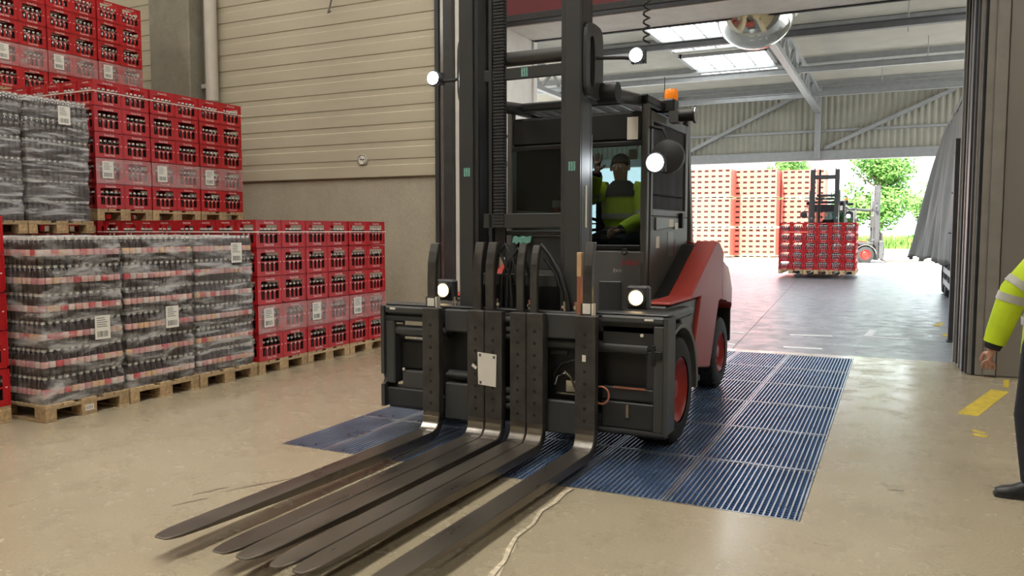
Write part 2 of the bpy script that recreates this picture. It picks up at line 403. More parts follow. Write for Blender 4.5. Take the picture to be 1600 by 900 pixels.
# hall shell
m = MB(); m.box(-17, OX0 - 0.03, WY0 + 0.03, WY1, 0, 8.4)
wall_b = struct('wall_back', m, 'concrete_wall')
sid = MB()
prof = [(0.012, 0.0), (0.0, 0.010), (0.0, 0.172), (0.012, 0.182), (0.012, 0.262), (0.055, 0.262), (0.055, 0.0)]
sid.prism([(-a, b) for a, b in [(-p[0], p[1]) for p in prof]], 'x', -17, OX0 - 0.03)
sid_me = sid.mesh('siding_board', 'siding')
k = 0; z = 2.405
while z < 8.2:
    put('siding_board', sid_me, (0, WY0 - 0.025, z), wall_b); z += 0.262
m = MB(); m.box(OX0, 0.90, WY0, WY1, OZ, 8.4)
struct('wall_lintel', m, 'reveal')
m = MB(); m.box(OX0 - 0.028, OX0, WY0 - 0.035, WY1, 0, OZ - 0.002); m.box(OX0-0.2, OX0 + 0.03, WY1 + 0.002, WY1 + 0.12, 0, OZ + 0.4)
struct('trim_1', m, 'reveal')
m = MB(); m.box(OX0 - 0.3, OX1 + 0.2, WY1, WY1 + 0.06, OZ - 0.015, OZ + 0.06)
struct('trim_2', m, 'rubber')
# right wall beside the opening
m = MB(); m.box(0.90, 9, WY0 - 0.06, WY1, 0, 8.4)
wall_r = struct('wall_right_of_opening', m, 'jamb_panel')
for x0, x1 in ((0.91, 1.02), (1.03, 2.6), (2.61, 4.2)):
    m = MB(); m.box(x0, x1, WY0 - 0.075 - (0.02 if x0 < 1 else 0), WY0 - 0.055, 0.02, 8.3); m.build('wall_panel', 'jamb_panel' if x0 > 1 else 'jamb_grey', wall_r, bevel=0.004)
jr = MB(); jr.box(0.74, 0.90, WY0 + 0.05, WY1 + 0.02, 0, OZ + 0.3)
jamb = struct('trim_3', jr, 'rail_dark')
for (x0, x1, y0, y1, mm) in ((0.83, 0.90, WY0 - 0.05, WY0 + 0.05, 'jamb_grey'), (0.80, 0.83, WY0 - 0.01, WY0 + 0.05, 'rail_dark'), (0.765, 0.795, WY0 + 0.0, WY0 + 0.06, 'jamb_grey'),
                         (0.715, 0.745, WY0 + 0.15, WY0 + 0.40, 'rail_dark'), (0.70, 0.74, WY0 + 0.45, WY0 + 0.52, 'jamb_grey'), (0.69, 0.74, WY1 - 0.12, WY1 + 0.03, 'rail_dark'), (0.665, 0.70, WY1 - 0.02, WY1 + 0.05, 'jamb_grey')):
    m = MB(); m.box(x0, x1, y0, y1, 0.01, OZ); m.build('door_rail', mm, jamb, bevel=0.003)
m = MB(); m.cyl((0.80, WY0 - 0.03, 0.0), (0.80, WY0 - 0.03, OZ), 0.010, 8); m.build('door_cable', 'rail_dark', jamb)
# left guide rails of the rolling door
m = MB(); m.box(-6.03, -5.97, WY0 - 0.14, WY0 - 0.02, 0, 5.6)
gl = struct('trim_4', m, 'rail_dark')
for (x0, x1, d, mm) in ((-5.96, -5.90, 0.11, 'rail_alu'), (-5.89, -5.75, 0.14, 'rail_dark'), (-5.745, -5.67, 0.05, 'reveal')):
    m = MB(); m.box(x0, x1, WY0 - d, WY0 - 0.025, 0, 5.6); m.build('door_rail', mm, gl, bevel=0.004)
m = MB(); m.box(-5.66, -5.05, WY0 - 0.10, WY0 - 0.03, 0.02, 3.35); m.build('door_guide_panel', 'guide_red', gl, bevel=0.01)
# rolled-up red door above the opening
dr = MB(); dr.box(-5.3, 0.84, WY0 - 0.20, WY0 - 0.03, 4.50, 5.5)
door = struct('door_1', dr, 'door_red')
m = MB(); m.box(-5.3, 0.84, WY0 - 0.22, WY0 - 0.02, 4.405, 4.50); m.build('door_seal', 'rubber', door, bevel=0.01)
# rest of the hall
m = MB(); m.box(-17.2, -17, -10, WY1, 0, 8.4); struct('wall_left', m, 'concrete_wall')
m = MB(); m.box(9, 9.2, -10, WY1, 0, 8.4); struct('wall_right', m, 'concrete_wall')
m = MB(); m.box(-17.2, 9.2, -10.2, -10, 0, 8.4); struct('wall_front', m, 'concrete_wall')
m = MB(); m.box(-17.2, 9.2, -10.2, WY1, 8.4, 8.6); ceil = struct('ceiling', m, 'ceiling')
for (x, y, w, l) in ((-13.6, 3, 1.2, 12), (-9.2, 3.8, 1.2, 11.4), (-3.1, 2, 1.3, 13), (4.0, 2, 1.2, 13)):
    m = MB(); m.box(x - w/2, x + w/2, y - l/2, y + l/2, 8.36, 8.395); m.build('skylight_panel', 'hall_skylight_bright' if x == -3.1 else 'hall_skylight', ceil)
# concrete column and down pipe by the wall
cx0, cx1 = -11.55, -10.62
m = MB(); m.box(cx0, cx1, WY0 - 0.36, WY0 - 0.03, 0, 8.4)
struct('wall_column', m, 'column_concrete', bevel=0.02)
t = thing('drain_pipe', (-10.33, WY0 - 0.16, 0), 'pale grey vertical drain pipe beside the concrete column', 'pipe')
m = MB(); m.cyl((-10.33, WY0-0.16, 0), (-10.33, WY0-0.16, 8.35), 0.10, 20); m.build('pipe', 'pipe', t, smooth=40)
for z in (1.2, 3.7, 6.4):
    m = MB(); m.cyl((-10.33, WY0-0.16, z), (-10.33, WY0-0.16, z + 0.05), 0.112, 20); m.box(-10.36, -10.3, WY0-0.08, WY0 - 0.03, z, z+0.05); m.build('pipe_clamp', 'jamb_grey', t)
t = thing('conduit', (-10.55, WY0 - 0.10, 0), 'thin dark conduit running up beside the drain pipe', 'conduit')
m = MB(); m.cyl((-10.54, WY0-0.10, 0), (-10.54, WY0-0.10, 8.35), 0.022, 8); m.build('tube', 'jamb_panel', t)
m = MB(); m.box(-10.60, -10.46, WY0-0.14, WY0-0.05, 3.98, 4.05); m.build('bracket', 'pipe', t)
# round no-smoking sign, dangling wire
t = thing('round_sign', (-7.39, WY0 - 0.04, 2.68), 'small round crossed-out cigarette sign on the ribbed wall', 'sign')
m = MB(); m.cyl((-7.39, WY0-0.036, 2.68), (-7.39, WY0-0.044, 2.68), 0.085, 28); m.build('disc', 'plate_white', t)
m = MB()
n = 28
for i in range(n):
    a, b = 2*math.pi*i/n, 2*math.pi*(i+1)/n
    m.bar((-7.39 + .074*math.cos(a), WY0-.046, 2.68 + .074*math.sin(a)), (-7.39 + .074*math.cos(b), WY0-.046, 2.68 + .074*math.sin(b)), 0.005, 0.016, (0, 1, 0))
m.bar((-7.445, WY0-.046, 2.735), (-7.335, WY0-.046, 2.625), 0.004, 0.016, (0, 1, 0)); m.build('ring', 'print_black', t)
m = MB(); m.box(-7.435, -7.345, WY0-0.0465, WY0-0.044, 2.672, 2.688); m.build('pictogram', 'print_black', t)
t = MB(); t.tube([(-7.86, WY0-.06, 5.6), (-7.87, WY0-.08, 5.2), (-7.93, WY0-.09, 5.0), (-7.96, WY0-.09, 4.93), (-7.90, WY0-.10, 4.95)], 0.014, 6)
tag(t.build('hanging_wire', 'jamb_panel', smooth=60), 'short dark wire end dangling on the ribbed wall', 'wire')

# ---------------------------------------------------------------- grating
gt = thing('floor_grating', (GX0, GY0, 0), 'blue and silver steel bar gratings set into the floor under the forklift', 'grating')
xs = [-4.115, -3.715, -3.085, -2.455, -1.825, -1.195, -0.425]
ys = [4.53, 5.545, 6.575, 7.605, 8.615, 9.65, 10.70]
gm = {}
def grate_mesh(w, l):
    key = (round(w, 3), round(l, 3))
    if key in gm: return gm[key]
    fr = MB(); t_ = 0.016
    fr.box(0.004, t_, 0.004, l-0.004, -0.045, 0.001); fr.box(w-t_, w-0.004, 0.004, l-0.004, -0.045, 0.001)
    fr.box(t_, w-t_, 0.004, t_, -0.045, 0.001); fr.box(t_, w-t_, l-t_, l-0.004, -0.045, 0.001)
    b = MB(); n = round(w / 0.0335); p = w / n
    for i in range(1, n): b.box(i*p - 0.0048, i*p + 0.0048, t_, l - t_, -0.040, -0.0005)
    c = MB(); n2 = round(l / 0.040); q = l / n2
    for i in range(1, n2): c.box(t_, w-t_, i*q - 0.004, i*q + 0.004, -0.030, -0.010)
    gm[key] = (fr.mesh('panel_frame', 'grate_steel'), b.mesh('bearing_bars', 'grate_steel'), c.mesh('cross_bars', 'grate_blue'))
    return gm[key]
for i in range(6):
    for j in range(6):
        w = xs[i+1] - xs[i]; l = ys[j+1] - ys[j]
        fm, bmh, cmh = grate_mesh(w, l)
        p = put('grating_panel', fm, (xs[i] - GX0, ys[j] - GY0, 0), gt)
        o = put('bearing_bars', bmh, (0, 0, 0), p); o['kind'] = 'stuff'
        o = put('cross_bars', cmh, (0, 0, 0), p); o['kind'] = 'stuff'

# ---------------------------------------------------------------- the open shed outside the door
SY1 = 30.0; SZ = 6.62
m = MB(); n = 150; dy = (SY1 - WY1) / n; poly_t = []
for i in range(n + 1):
    y = WY1 + i*dy; poly_t.append((y, SZ + (0.03 if i % 2 else 0.0)))
m.prism(poly_t + [(SY1, SZ + 0.12), (WY1, SZ + 0.12)], 'x', -17, 9)
roof = struct('ceiling_shed', m, 'shed_roof')
m = MB(); pr_ = []
n = 520; dx = 26 / n
for i in range(n + 1):
    x = -17 + i*dx; pr_.append((x, SY1 + (0.035 if (i // 2) % 2 else 0.0)))
m.prism(pr_ + [(9, SY1 + 0.12), (-17, SY1 + 0.12)], 'z', 4.30, SZ + 0.1)
wf = struct('wall_shed_far', m, 'shed_wall')
m = MB(); m.box(-17, 9, SY1 - 0.15, SY1 + 0.2, 4.05, 4.38); m.build('header_beam', 'shed_steel', wf, bevel=0.01)
m = MB(); m.box(-17, 9, SY1 - 0.08, SY1 - 0.01, 5.02, 5.10); m.build('wall_rail', 'shed_steel', wf)
m = MB(); m.box(-17, 9, SY1 - 0.10, SY1 - 0.01, 6.42, 6.58); m.build('wall_rail', 'shed_steel', wf)
for p0, p1 in (((-7.2, SY1 - .18, 4.45), (-3.3, SY1 - .18, 6.3)), ((-2.3, SY1 - .18, 4.45), (1.6, SY1 - .18, 6.2)), ((-12.2, SY1-.18, 4.45), (-8.3, SY1-.18, 6.3))):
    m = MB(); m.bar(p0, p1, 0.12, 0.12); m.build('diagonal_brace', 'shed_steel', wf)
for x in (-2.56, -7.6, -12.6, 3.0):
    m = MB(); m.box(x - .09, x + .09, SY1 - .34, SY1 - .16, 4.1, 6.6); m.build('wall_post', 'shed_steel', wf, bevel=0.01)
for x, y0 in ((-16.2, 12), (8.0, 30)):
    for y in (WY1 + 0.4, 20.5, 30.0):
        m = MB(); m.box(x - .12, x + .12, y - .12, y + .12, 0, 6.6); m.box(x-.2, x+.2, y-.2, y+.2, 0, 0.02)
        struct('shed_column', m, 'shed_steel', bevel=0.01)
for y in (13, 17, 21, 25, 29):
    m = MB(); m.box(-17, 9, y - 0.05, y + 0.05, SZ - 0.16, SZ); m.box(-17, 9, y - .1, y + .1, SZ - 0.18, SZ - 0.155)
    m.build('purlin', 'shed_steel', roof)
def truss(x):
    t = thing('roof_truss', (x, 20, 5.7), {-2.56: 'grey steel lattice truss under the shed roof beside the dome mirror', -9.4: 'grey steel lattice truss seen between the mast columns'}[x], 'truss', 'shed roof trusses')
    m = MB(); m.bar((x, WY1 + .1, 5.70), (x, SY1 - .2, 5.70), 0.16, 0.14); m.build('lower_chord', 'shed_steel', t, bevel=0.01)
    m = MB(); m.bar((x, WY1 + .1, 6.36), (x, SY1 - .2, 6.36), 0.16, 0.14); m.build('upper_chord', 'shed_steel', t, bevel=0.01)
    y = WY1 + 0.3; up = False
    while y < SY1 - 1.0:
        m = MB(); m.bar((x, y, 5.74 if not up else 6.32), (x, y + 0.85, 6.32 if not up else 5.74), 0.07, 0.07); m.build('web_member', 'shed_steel', t)
        y += 0.85; up = not up
    return t
truss(-2.56); truss(-9.4)
for i, y in enumerate((14.3, 18.5, 22.7, 26.9)):
    m = MB(); m.box(-16.5, 8.5, y - .07, y + .07, 5.78, 5.80); m.box(-16.5, 8.5, y - .012, y + .012, 5.80, 5.92); m.box(-16.5, 8.5, y-.07, y+.07, 5.92, 5.94)
    tag(m.build('roof_beam', 'shed_steel' if i != 1 else 'shed_steel_dark'), '%s grey steel cross beam of the shed roof counted from the door' % ('first', 'second', 'third', 'fourth')[i], 'beam', 'shed cross beams')
for n_, (x0, x1, y0, y1) in enumerate(((-5.75, -3.35, 19.2, 22.2), (-5.75, -3.35, 23.0, 26.0), (-12.5, -10.0, 14, 22), (-5.6, -3.6, 12.0, 17), (1.5, 3.5, 12, 18))):
    lab = ['bright glazed skylight in the shed roof left of the dome mirror', 'bright glazed skylight in the shed roof below the dome mirror', 'bright skylight in the shed roof seen between the mast columns',
           'shed roof skylight nearest the door opening', 'shed roof skylight over the parked trailer'][n_]
    t = thing('skylight', ((x0+x1)/2, (y0+y1)/2, SZ - 0.2), lab, 'skylight', 'shed skylights')
    m = MB(); m.box(x0, x1, y0, y1, SZ - 0.045, SZ - 0.03); m.build('pane', 'shed_skylight', t)
    m = MB()
    for a in (x0, x1): m.box(a - .05, a + .05, y0 - .05, y1 + .05, SZ - .10, SZ - .0)
    for b in (y0, y1): m.box(x0, x1, b - .05, b + .05, SZ - .10, SZ)
    m.build('frame', 'shed_steel', t)
    for k in (1, 2, 3):
        b = MB(); xx = x0 + (x1-x0)*k/4; b.box(xx - .015, xx + .015, y0, y1, SZ - .07, SZ - .046); b.build('glazing_bar', 'shed_steel', t)
    for k in (1,):
        b = MB(); yy = y0 + (y1-y0)*k/2; b.box(x0, x1, yy - .015, yy + .015, SZ - .07, SZ - .046); b.build('glazing_bar', 'shed_steel', t)
# hanging rods under the roof
for x, y in ((0.1, 19.6), (0.6, 23.4), (-0.5, 25.5)):
    m = MB(); m.cyl((x, y, 5.9), (x, y, SZ - .02), 0.012, 6)
    m.build('hanger_rod', 'shed_steel', roof)

# dome traffic mirror under the lintel
t = thing('dome_mirror', (-1.81, 11.35, 4.55), 'large convex half-dome traffic mirror hung just outside the door lintel', 'mirror')
c = (-1.81, 11.35, 4.50)
m = MB(); prof = [(0.505 * math.cos(a), -0.44 * math.sin(a)) for a in [i * math.pi / 2 / 12 for i in range(12)]] + [(0.001, -0.44)]
m.lathe(prof, c, 'z', 40); dm = m.build('dome', 'mirror_chrome', t, smooth=50)
m = MB(); m.lathe([(0.50, 0.0), (0.545, -0.012), (0.55, 0.02), (0.50, 0.035), (0.49, 0.01), (0.50, 0.0)], c, 'z', 40); m.build('rim', 'mirror_white', t, smooth=50)
m = MB(); m.lathe([(0.001, 0.05), (0.3, 0.045), (0.495, 0.015)], c, 'z', 40); m.build('back_cover', 'mirror_white', t, smooth=50)
for dx in (-.35, .35):
    m = MB(); m.bar((-1.81 + dx, 11.35, 4.52), (-1.81 + dx*0.6, 11.02, 4.98), 0.03, 0.03); m.bar((-1.81 + dx*0.6, 11.02, 4.98), (-1.81 + dx*.6, WY1, 4.98), 0.03, 0.03); m.build('bracket', 'shed_steel', t)

# ================================================================ pallets, crates, bottles
blk = MB(); blk.box(-.0725, .0725, -.05, .05, 0, 0.078); blk_me = blk.mesh('block', 'wood_block', bevel=0.003)
blk2 = MB(); blk2.box(-.0725, .0725, -.0725, .0725, 0, 0.078); blk2_me = blk2.mesh('block', 'wood_block', bevel=0.003)
def plank(l, w, name): 
    q = MB(); q.box(-l/2, l/2, -w/2, w/2, 0, 0.022); return q.mesh(name, 'wood', bevel=0.002)
top_w = plank(1.2, .145, 'deck_board'); top_n = plank(1.2, .10, 'deck_board'); bot_w = plank(1.2, .145, 'bottom_board'); bot_n = plank(1.2, .10, 'bottom_board')
q = MB(); q.box(-.0725, .0725, -.4, .4, 0, 0.022); str_me = q.mesh('stringer_board', 'wood', bevel=0.002)
def make_pallet():
    """local: 1.2 along x, 0.8 along y, origin at the base centre"""
    t = bpy.data.objects.new('wooden_pallet', None); COL.objects.link(t); t['category'] = 'pallet'
    for y, me in ((-.35, bot_n), (0, bot_w), (.35, bot_n)): put('bottom_board', me, (0, y, 0), t)
    for x in (-.5275, 0, .5275):
        for y, me in ((-.35, blk_me), (0, blk2_me), (.35, blk_me)): put('block', me, (x, y, 0.022), t)
        put('stringer_board', str_me, (x, 0, 0.100), t)
    for y, me in ((-.3275, top_w), (-.1875, top_n), (0, top_w), (.1875, top_n), (.3275, top_w)): put('deck_board', me, (0, y, 0.122), t)
    return t
pal0 = make_pallet(); pal_used = [False]
def pallet(x, y, z, label, group, rot=0.0):
    t = pal0 if not pal_used[0] else copy_tree(pal0); pal_used[0] = True
    t.location = (x, y, z); t.rotation_euler = (0, 0, rot); t['label'] = label; t['group'] = group
    return t

CW, CD, CH = 0.398, 0.298, 0.316      # crate: long (local y), short (local x), pitch
def crate_mesh(bar_h):
    m = MB(); T = 0.010; hx, hy, H = CD/2, CW/2, 0.308
    def wall(fn, half):
        # fn(u0,u1,z0,z1,proud) draws a slab on this side; u runs along the wall
        p = 0.30 * half                                  # corner post width
        fn(-half, half, 0, 0.052); fn(-half, half, 0.258, H)
        fn(-half, -half + p, 0.052, 0.258); fn(half - p, half, 0.052, 0.258)
        w = 2*(half - p); nb = 3 if half > 0.17 else 2
        for i in range(nb):
            c = -half + p + w * (i + 1) / (nb + 1); fn(c - 0.0135, c + 0.0135, 0.052, 0.165)
        fn(-half + p, half - p, 0.146, 0.162)
        fn(-half, half, 0.298, H, 0.005); fn(-half, half, 0.0, 0.014, 0.004)        # rims
        fn(-half, -half + 0.016, 0.0, H, 0.004); fn(half - 0.016, half, 0.0, H, 0.004)  # corner ribs
    for s in (-1, 1):
        wall(lambda u0, u1, z0, z1, pr=0.0, s=s: m.box(s*(hx - T), s*(hx - 0.005 + pr), u0, u1, z0, z1), hy)
        wall(lambda u0, u1, z0, z1, pr=0.0, s=s: m.box(u0*0.99, u1*0.99, s*(hy - T), s*(hy - 0.005 + pr), z0, z1), hx)
    m.box(-hx + T, hx - T, -hy + T, hy - T, 0.006, 0.014)
    return m.mesh('bottle_crate', 'crate_red')
crate_me = crate_mesh(0)
m = MB()
hx, hy = CD/2 - 0.0035, CW/2 - 0.0035
for s in (-1, 1):
    for z, sz in ((0.278, 0.034), (0.032, 0.034)):
        text_into(m, 'Coca-Cola', sz, lambda u, v, s=s, z=z: (s*(hx), s*u, z + v), 0.022)
        text_into(m, 'Coca-Cola', sz*0.8, lambda u, v, s=s, z=z: (-s*u, s*(hy), z + v), 0.022)
    for u0 in (-.07, 0.0, .07):
        text_into(m, 'Coca-Cola', 0.0135, lambda u, v, s=s, u0=u0: (s*(hx), s*(u+u0), 0.154 + v))
        m.box(s*hx, s*(hx + .0004), u0 - .013, u0 + .013, 0.135, 0.149)
    for u0 in (-.168, .168): m.box(s*hx, s*(hx + .0004), u0 - .008, u0 + .008, 0.150, 0.160)
    for u0 in (-.035, .035):
        m.box(u0 - .012, u0 + .012, s*hy, s*(hy + .0004), 0.135, 0.158)
crate_txt = m.mesh('lettering', 'crate_white')
m = MB()
for ix in range(4):
    for iy in range(6):
        if 0 < ix < 3 and 0 < iy < 5: continue
        c = ((ix - 1.5)*0.0735, (iy - 2.5)*0.0645, 0.016)
        m.lathe([(0.0, 0.0), (0.027, 0.0), (0.027, 0.11), (0.013, 0.155), (0.0125, 0.180), (0.0165, 0.181), (0.0165, 0.203), (0.0, 0.204)], c, 'z', 8, mats=[0, 0, 0, 0, 1, 1, 1])
crate_bot = m.mesh('bottles', ['glass_brown', 'cap_silver'], smooth=40)
def crate(x, y, z, label, group, rot=0.0, parts=True):
    o = bpy.data.objects.new('bottle_crate', crate_me); COL.objects.link(o)
    o.location = (x, y, z); o.rotation_euler = (0, 0, rot + random.uniform(-.006, .006))
    o['label'] = label; o['category'] = 'crate'; o['group'] = group
    if parts:
        put('lettering', crate_txt, (0, 0, 0), o)['kind'] = 'stuff'
        b = put('bottles', crate_bot, (0, 0, 0), o); b['kind'] = 'stuff'
    return o
LAY = ['bottom', 'second', 'third', 'fourth', 'top']
ORD = ['first', 'second', 'third', 'fourth', 'fifth', 'sixth', 'seventh', 'eighth']
PP = 0.815          # pallet pitch along the row
def sheet(x, y, z, parent, w=0.155, h=0.21):
    """paper sheet facing +x with printed lines"""
    m = MB(); m.box(x, x + 0.002, y - w/2, y + w/2, z - h/2, z + h/2)
    p = m.build('paper_label', 'paper', parent, label='white printed paper sheet')
    q = MB()
    for k in range(5): q.box(x + .002, x + .0026, y - w*.38, y + w*(.05 + .3*random.random()), z + h*(.38 - .09*k), z + h*(.41 - .09*k))
    for k in range(11):
        u = y - w*.36 + k*w*.066; q.box(x + .002, x + .0026, u, u + w*(.02 + .03*random.random()), z - h*.40, z - h*.16)
    q.build('printing', 'print_black', p)
def red_block(fx, y0, z0, npal, tag_, side=0, sheets=True, parts=True, grp=None, fy=0):
    """stack of crates on pallets, front face at x = fx looking to +x; near side (towards -y) shows `side` crates more"""
    grp = grp or 'red crates of the ' + tag_
    for p in range(npal):
        yb = y0 + p*PP
        pallet(fx - 0.6, yb + .4, z0, 'wooden pallet under the %s, %s from the near end' % (tag_, ORD[p]), 'pallets under the ' + tag_)
        for c in range(2):
            for k in range(5):
                lab = 'red bottle crate, %s layer, %s column from the near end, %s' % (LAY[k], ORD[2*p + c], tag_)
                crate(fx - CD/2 + random.uniform(-.004, .004), yb + .2 + .4*c, z0 + .1445 + k*CH, lab, grp, parts=parts)
        if sheets:
            zb = z0 + .1445 + CH
            t = thing('film_band', (fx - .6, yb + .4, zb), 'clear film band with paper sheet around %s, %s pallet' % (tag_, ORD[p]), 'film band', 'film bands of the ' + tag_)
            m = MB(); e = 0.006
            X0, X1, Y0, Y1 = fx - 1.2 - e, fx + e, yb - .002, yb + .802
            loop = [(X1, Y0), (X1, Y1)]
            m.box(X1 - .0006, X1 + .0004, Y0, Y1, zb - .005, zb + CH - .01)
            m.build('film', 'film_band', t)
            sheet(X1 + .002, yb + .16, zb + .165, t)
    for i in range(1, side + 1):
        xx = fx - CD/2 - .008 - .3*i - (.06 if i > 3 else 0) - (.06 if i > 7 else 0)
        for k in range(5):
            lab = 'red bottle crate, %s layer, %s from the corner, near side, %s' % (LAY[k], ORD[i-1], tag_)
            crate(xx, y0 + .2, z0 + .1445 + k*CH, lab, grp, parts=parts and k == 4)
    if side > 3:
        for d in range((side + 4) // 4 - 1):
            pallet(fx - 0.6 - 1.26*(d+1), y0 + .4, z0, 'wooden pallet, %s row back, near side, under the %s' % (ORD[d], tag_), 'pallets under the ' + tag_)
TI = 0.1445 + 5*CH         # height of one loaded tier
red_block(-6.30, 6.62, 0, 3, 'low red stack beside forklift', side=7)
red_block(-8.86, 6.62, TI, 3, 'middle tier beside wrapped stack', side=7)
red_block(-11.20, 6.85, 2*TI, 3, 'topmost tier by the column', side=0)
red_block(-6.62, 3.28, 0, 1, 'stack at left picture edge', side=0, sheets=False)
def hidden_stack(fx, y0, tiers, label):
    # crates nothing shows of, only there to carry the tiers above: one joined object
    q = MB(); vs_ = [tuple(v.co) for v in crate_me.vertices]; fs = [tuple(p.vertices) for p in crate_me.polygons]
    for tr in range(tiers):
        for p in range(6):
            for k in range(5):
                x, y, z = fx - .15, y0 + .2 + .405*p, tr*TI + .1445 + k*CH
                q.add([(a + x, b + y, c + z) for a, b, c in vs_], fs)
        q.box(fx - 1.2, fx, y0, y0 + 2.43, tr*TI, tr*TI + .144)
    o = q.build('crate_stack', 'crate_red', kind='stuff'); tag(o, label, 'crates')
hidden_stack(-8.87, 6.62, 1, 'red crates underneath the middle tier, behind the low red stack')
hidden_stack(-11.52, 6.85, 2, 'red crates underneath the topmost tier, behind the middle tier')
# straps round the top layers
def strap(name, pts, label):
    m = MB()
    for a, b in zip(pts[:-1], pts[1:]): m.bar(a, b, 0.004, 0.014)
    tag(m.build(name, 'strap'), label, 'strap')
z_ = .1445 + 4*CH + .17
strap('plastic_strap', [(-8.86, 6.607, z_ + .005), (-6.288, 6.607, z_ + .005), (-6.288, 9.06, z_ + .005)], 'pale strap round the top layer of the low red stack')
z_ += TI
strap('plastic_strap', [(-11.3, 6.607, z_), (-8.848, 6.607, z_), (-8.848, 9.06, z_)], 'pale strap round the top layer of the middle red tier')

# shrink-wrapped bottle loads
BH, BD = 0.2335, 0.0655
bp_ = [(0.0, 0.0), (0.026, 0.0), (0.031, 0.012), (0.0315, 0.075), (0.0318, 0.076), (0.0318, 0.128), (0.0305, 0.130), (0.031, 0.15), (0.024, 0.182), (0.0135, 0.205), (0.0125, 0.206), (0.0175, 0.207), (0.0175, 0.231), (0.0, 0.232)]
bmx = [0, 0, 0, 0, 1, 0, 0, 0, 0, 0, 2, 2, 2]
q = MB(); q.lathe(bp_, (0, 0, 0), 'z', 10, mats=bmx); bottle_me = q.mesh('bottle', ['glass_brown', 'bottle_label', 'cap_silver'], smooth=45)
def bottle_rows(name, spots):
    q = MB()
    for (x, y, z) in spots: q.lathe([(0, 0), (0.030, 0.004), (0.0315, 0.15), (0.0125, 0.20), (0.0175, 0.207), (0.0175, 0.231), (0, 0.232)], (x, y, z), 'z', 6, mats=[0, 0, 0, 0, 1, 1])
    return q.mesh(name, ['glass_brown', 'cap_silver'], smooth=40)
def film_shell(name, x0, x1, y0, y1, z0, z1, seed):
    m = MB(); nu = 22; nv = 36
    per = []
    cor = [(x1, y0), (x1, y1), (x0, y1), (x0, y0)]
    for i in range(4):
        a, b = cor[i], cor[(i+1) % 4]
        for k in range(nu): per.append((a[0] + (b[0]-a[0])*k/nu, a[1] + (b[1]-a[1])*k/nu))
    n = len(per); cx, cy = (x0+x1)/2, (y0+y1)/2; rings = []
    for j in range(nv + 1):
        z = z0 + (z1-z0)*j/nv; ring = []
        ph = ((z - z0) / BH) % 1.0
        pinch = 0.010 * max(0, math.cos(2*math.pi*(ph - 0.93)))
        for (x, y) in per:
            d = 0.010 * noise.noise((x*6 + seed, y*6, z*16)) - pinch + 0.004 + 0.010*noise.noise((x*2.5 + seed, y*2.5, z*3))
            ux = 1 if x > x1 - .02 else (-1 if x < x0 + .02 else 0); uy = 1 if y > y1 - .02 else (-1 if y < y0 + .02 else 0)
            d2 = min(0.008, max(d, -0.004)) if not (ux and uy) else d - 0.012
            ring.append((x + ux*d2, y + uy*d2, z))
        rings.append(ring)
    top = [[(cx + (x-cx)*f, cy + (y-cy)*f, z1 + 0.004 + 0.010*noise.noise((x*7*f + seed, y*7*f, 3))) for (x, y) in per] for f in (0.93, 0.6, 0.05)]
    m.loft(rings + top, cap=False)
    return m
def wrapped_load(fx, y0, z0, lab, seed, indiv=True, side=False, sheet_at=None, tint=None):
    """1.2 deep (x), 0.8 wide (y), six layers of bottles; front faces +x"""
    t = thing('wrapped_bottle_load', (fx - .6, y0 + .4, z0), lab, 'bottle load', 'film wrapped bottle loads')
    nx, ny = 18, 12; inner = []
    org = Vector((fx - .6, y0 + .4, z0))
    for k in range(6):
        for i in range(nx):
            for j in range(ny):
                ed_f = i == 0; ed_s = j == 0
                x = fx - 0.050 - i*0.0645; y = y0 + 0.046 + j*0.0644
                if indiv and (ed_f or (side and ed_s and i < 18)):
                    o = put('bottle', bottle_me, Vector((x, y, z0 + k*BH)) - org, t); o.rotation_euler = (0, 0, random.random()*6)
                elif i in (0, 1, nx-1) or j in (0, 1, ny-1) or (k == 5 and (i + j) % 1 == 0):
                    inner.append((x - org.x, y - org.y, k*BH))
    o = put('inner_bottles', bottle_rows('inner_bottles', inner), (0, 0, 0), t); o['kind'] = 'stuff'
    f = film_shell('stretch_film', fx - 1.19, fx - .008, y0 + .009, y0 + .791, z0 + 0.001, z0 + 6*BH + .002, seed).build('stretch_film', tint or 'film', t, smooth=70)
    if sheet_at: sheet(fx + 0.002, y0 + sheet_at[0], z0 + sheet_at[1], t, 0.15, 0.21)
    return t
FY = 4.16
for i, (sa, nm) in enumerate((((.56, .60), 'nearest the camera'), ((.50, .62), 'in the middle of the row of three'), ((.54, 1.22), 'touching the low red stack'))):
    pallet(-6.9, FY + i*PP + .4, 0, 'wooden pallet on the floor under wrapped load %s' % nm, 'pallets under the wrapped loads')
    wrapped_load(-6.31, FY + i*PP + .0, .1445, 'film wrapped bottle load on the floor, %s' % nm, 3.1*i + 1, True, i == 0, sa, 'film_heavy' if i == 2 else None)
FT = 0.1445 + 6*BH + 0.02
for i in range(2):
    nm = ('cut by the left picture edge', 'against the middle red tier')[i]
    pallet(-8.74 - .6, 4.86 + i*PP + .4, 0, 'wooden pallet on the floor below the upper wrapped load %s' % nm, 'pallets under the wrapped loads')
    wrapped_load(-8.74, 4.86 + i*PP, .1445, 'hidden wrapped bottle load carrying the upper load %s' % nm, 9.7*i + 20, False)
    pallet(-8.74 - .6, 4.86 + i*PP + .4, FT, 'wooden pallet under the upper wrapped load %s' % nm, 'pallets under the wrapped loads')
    wrapped_load(-8.74, 4.86 + i*PP, FT + .1445, 'upper film wrapped bottle load %s' % nm, 5.3*i + 40, False, False, (.47, 1.22) if i == 1 else (.3, .9), 'film_heavy')
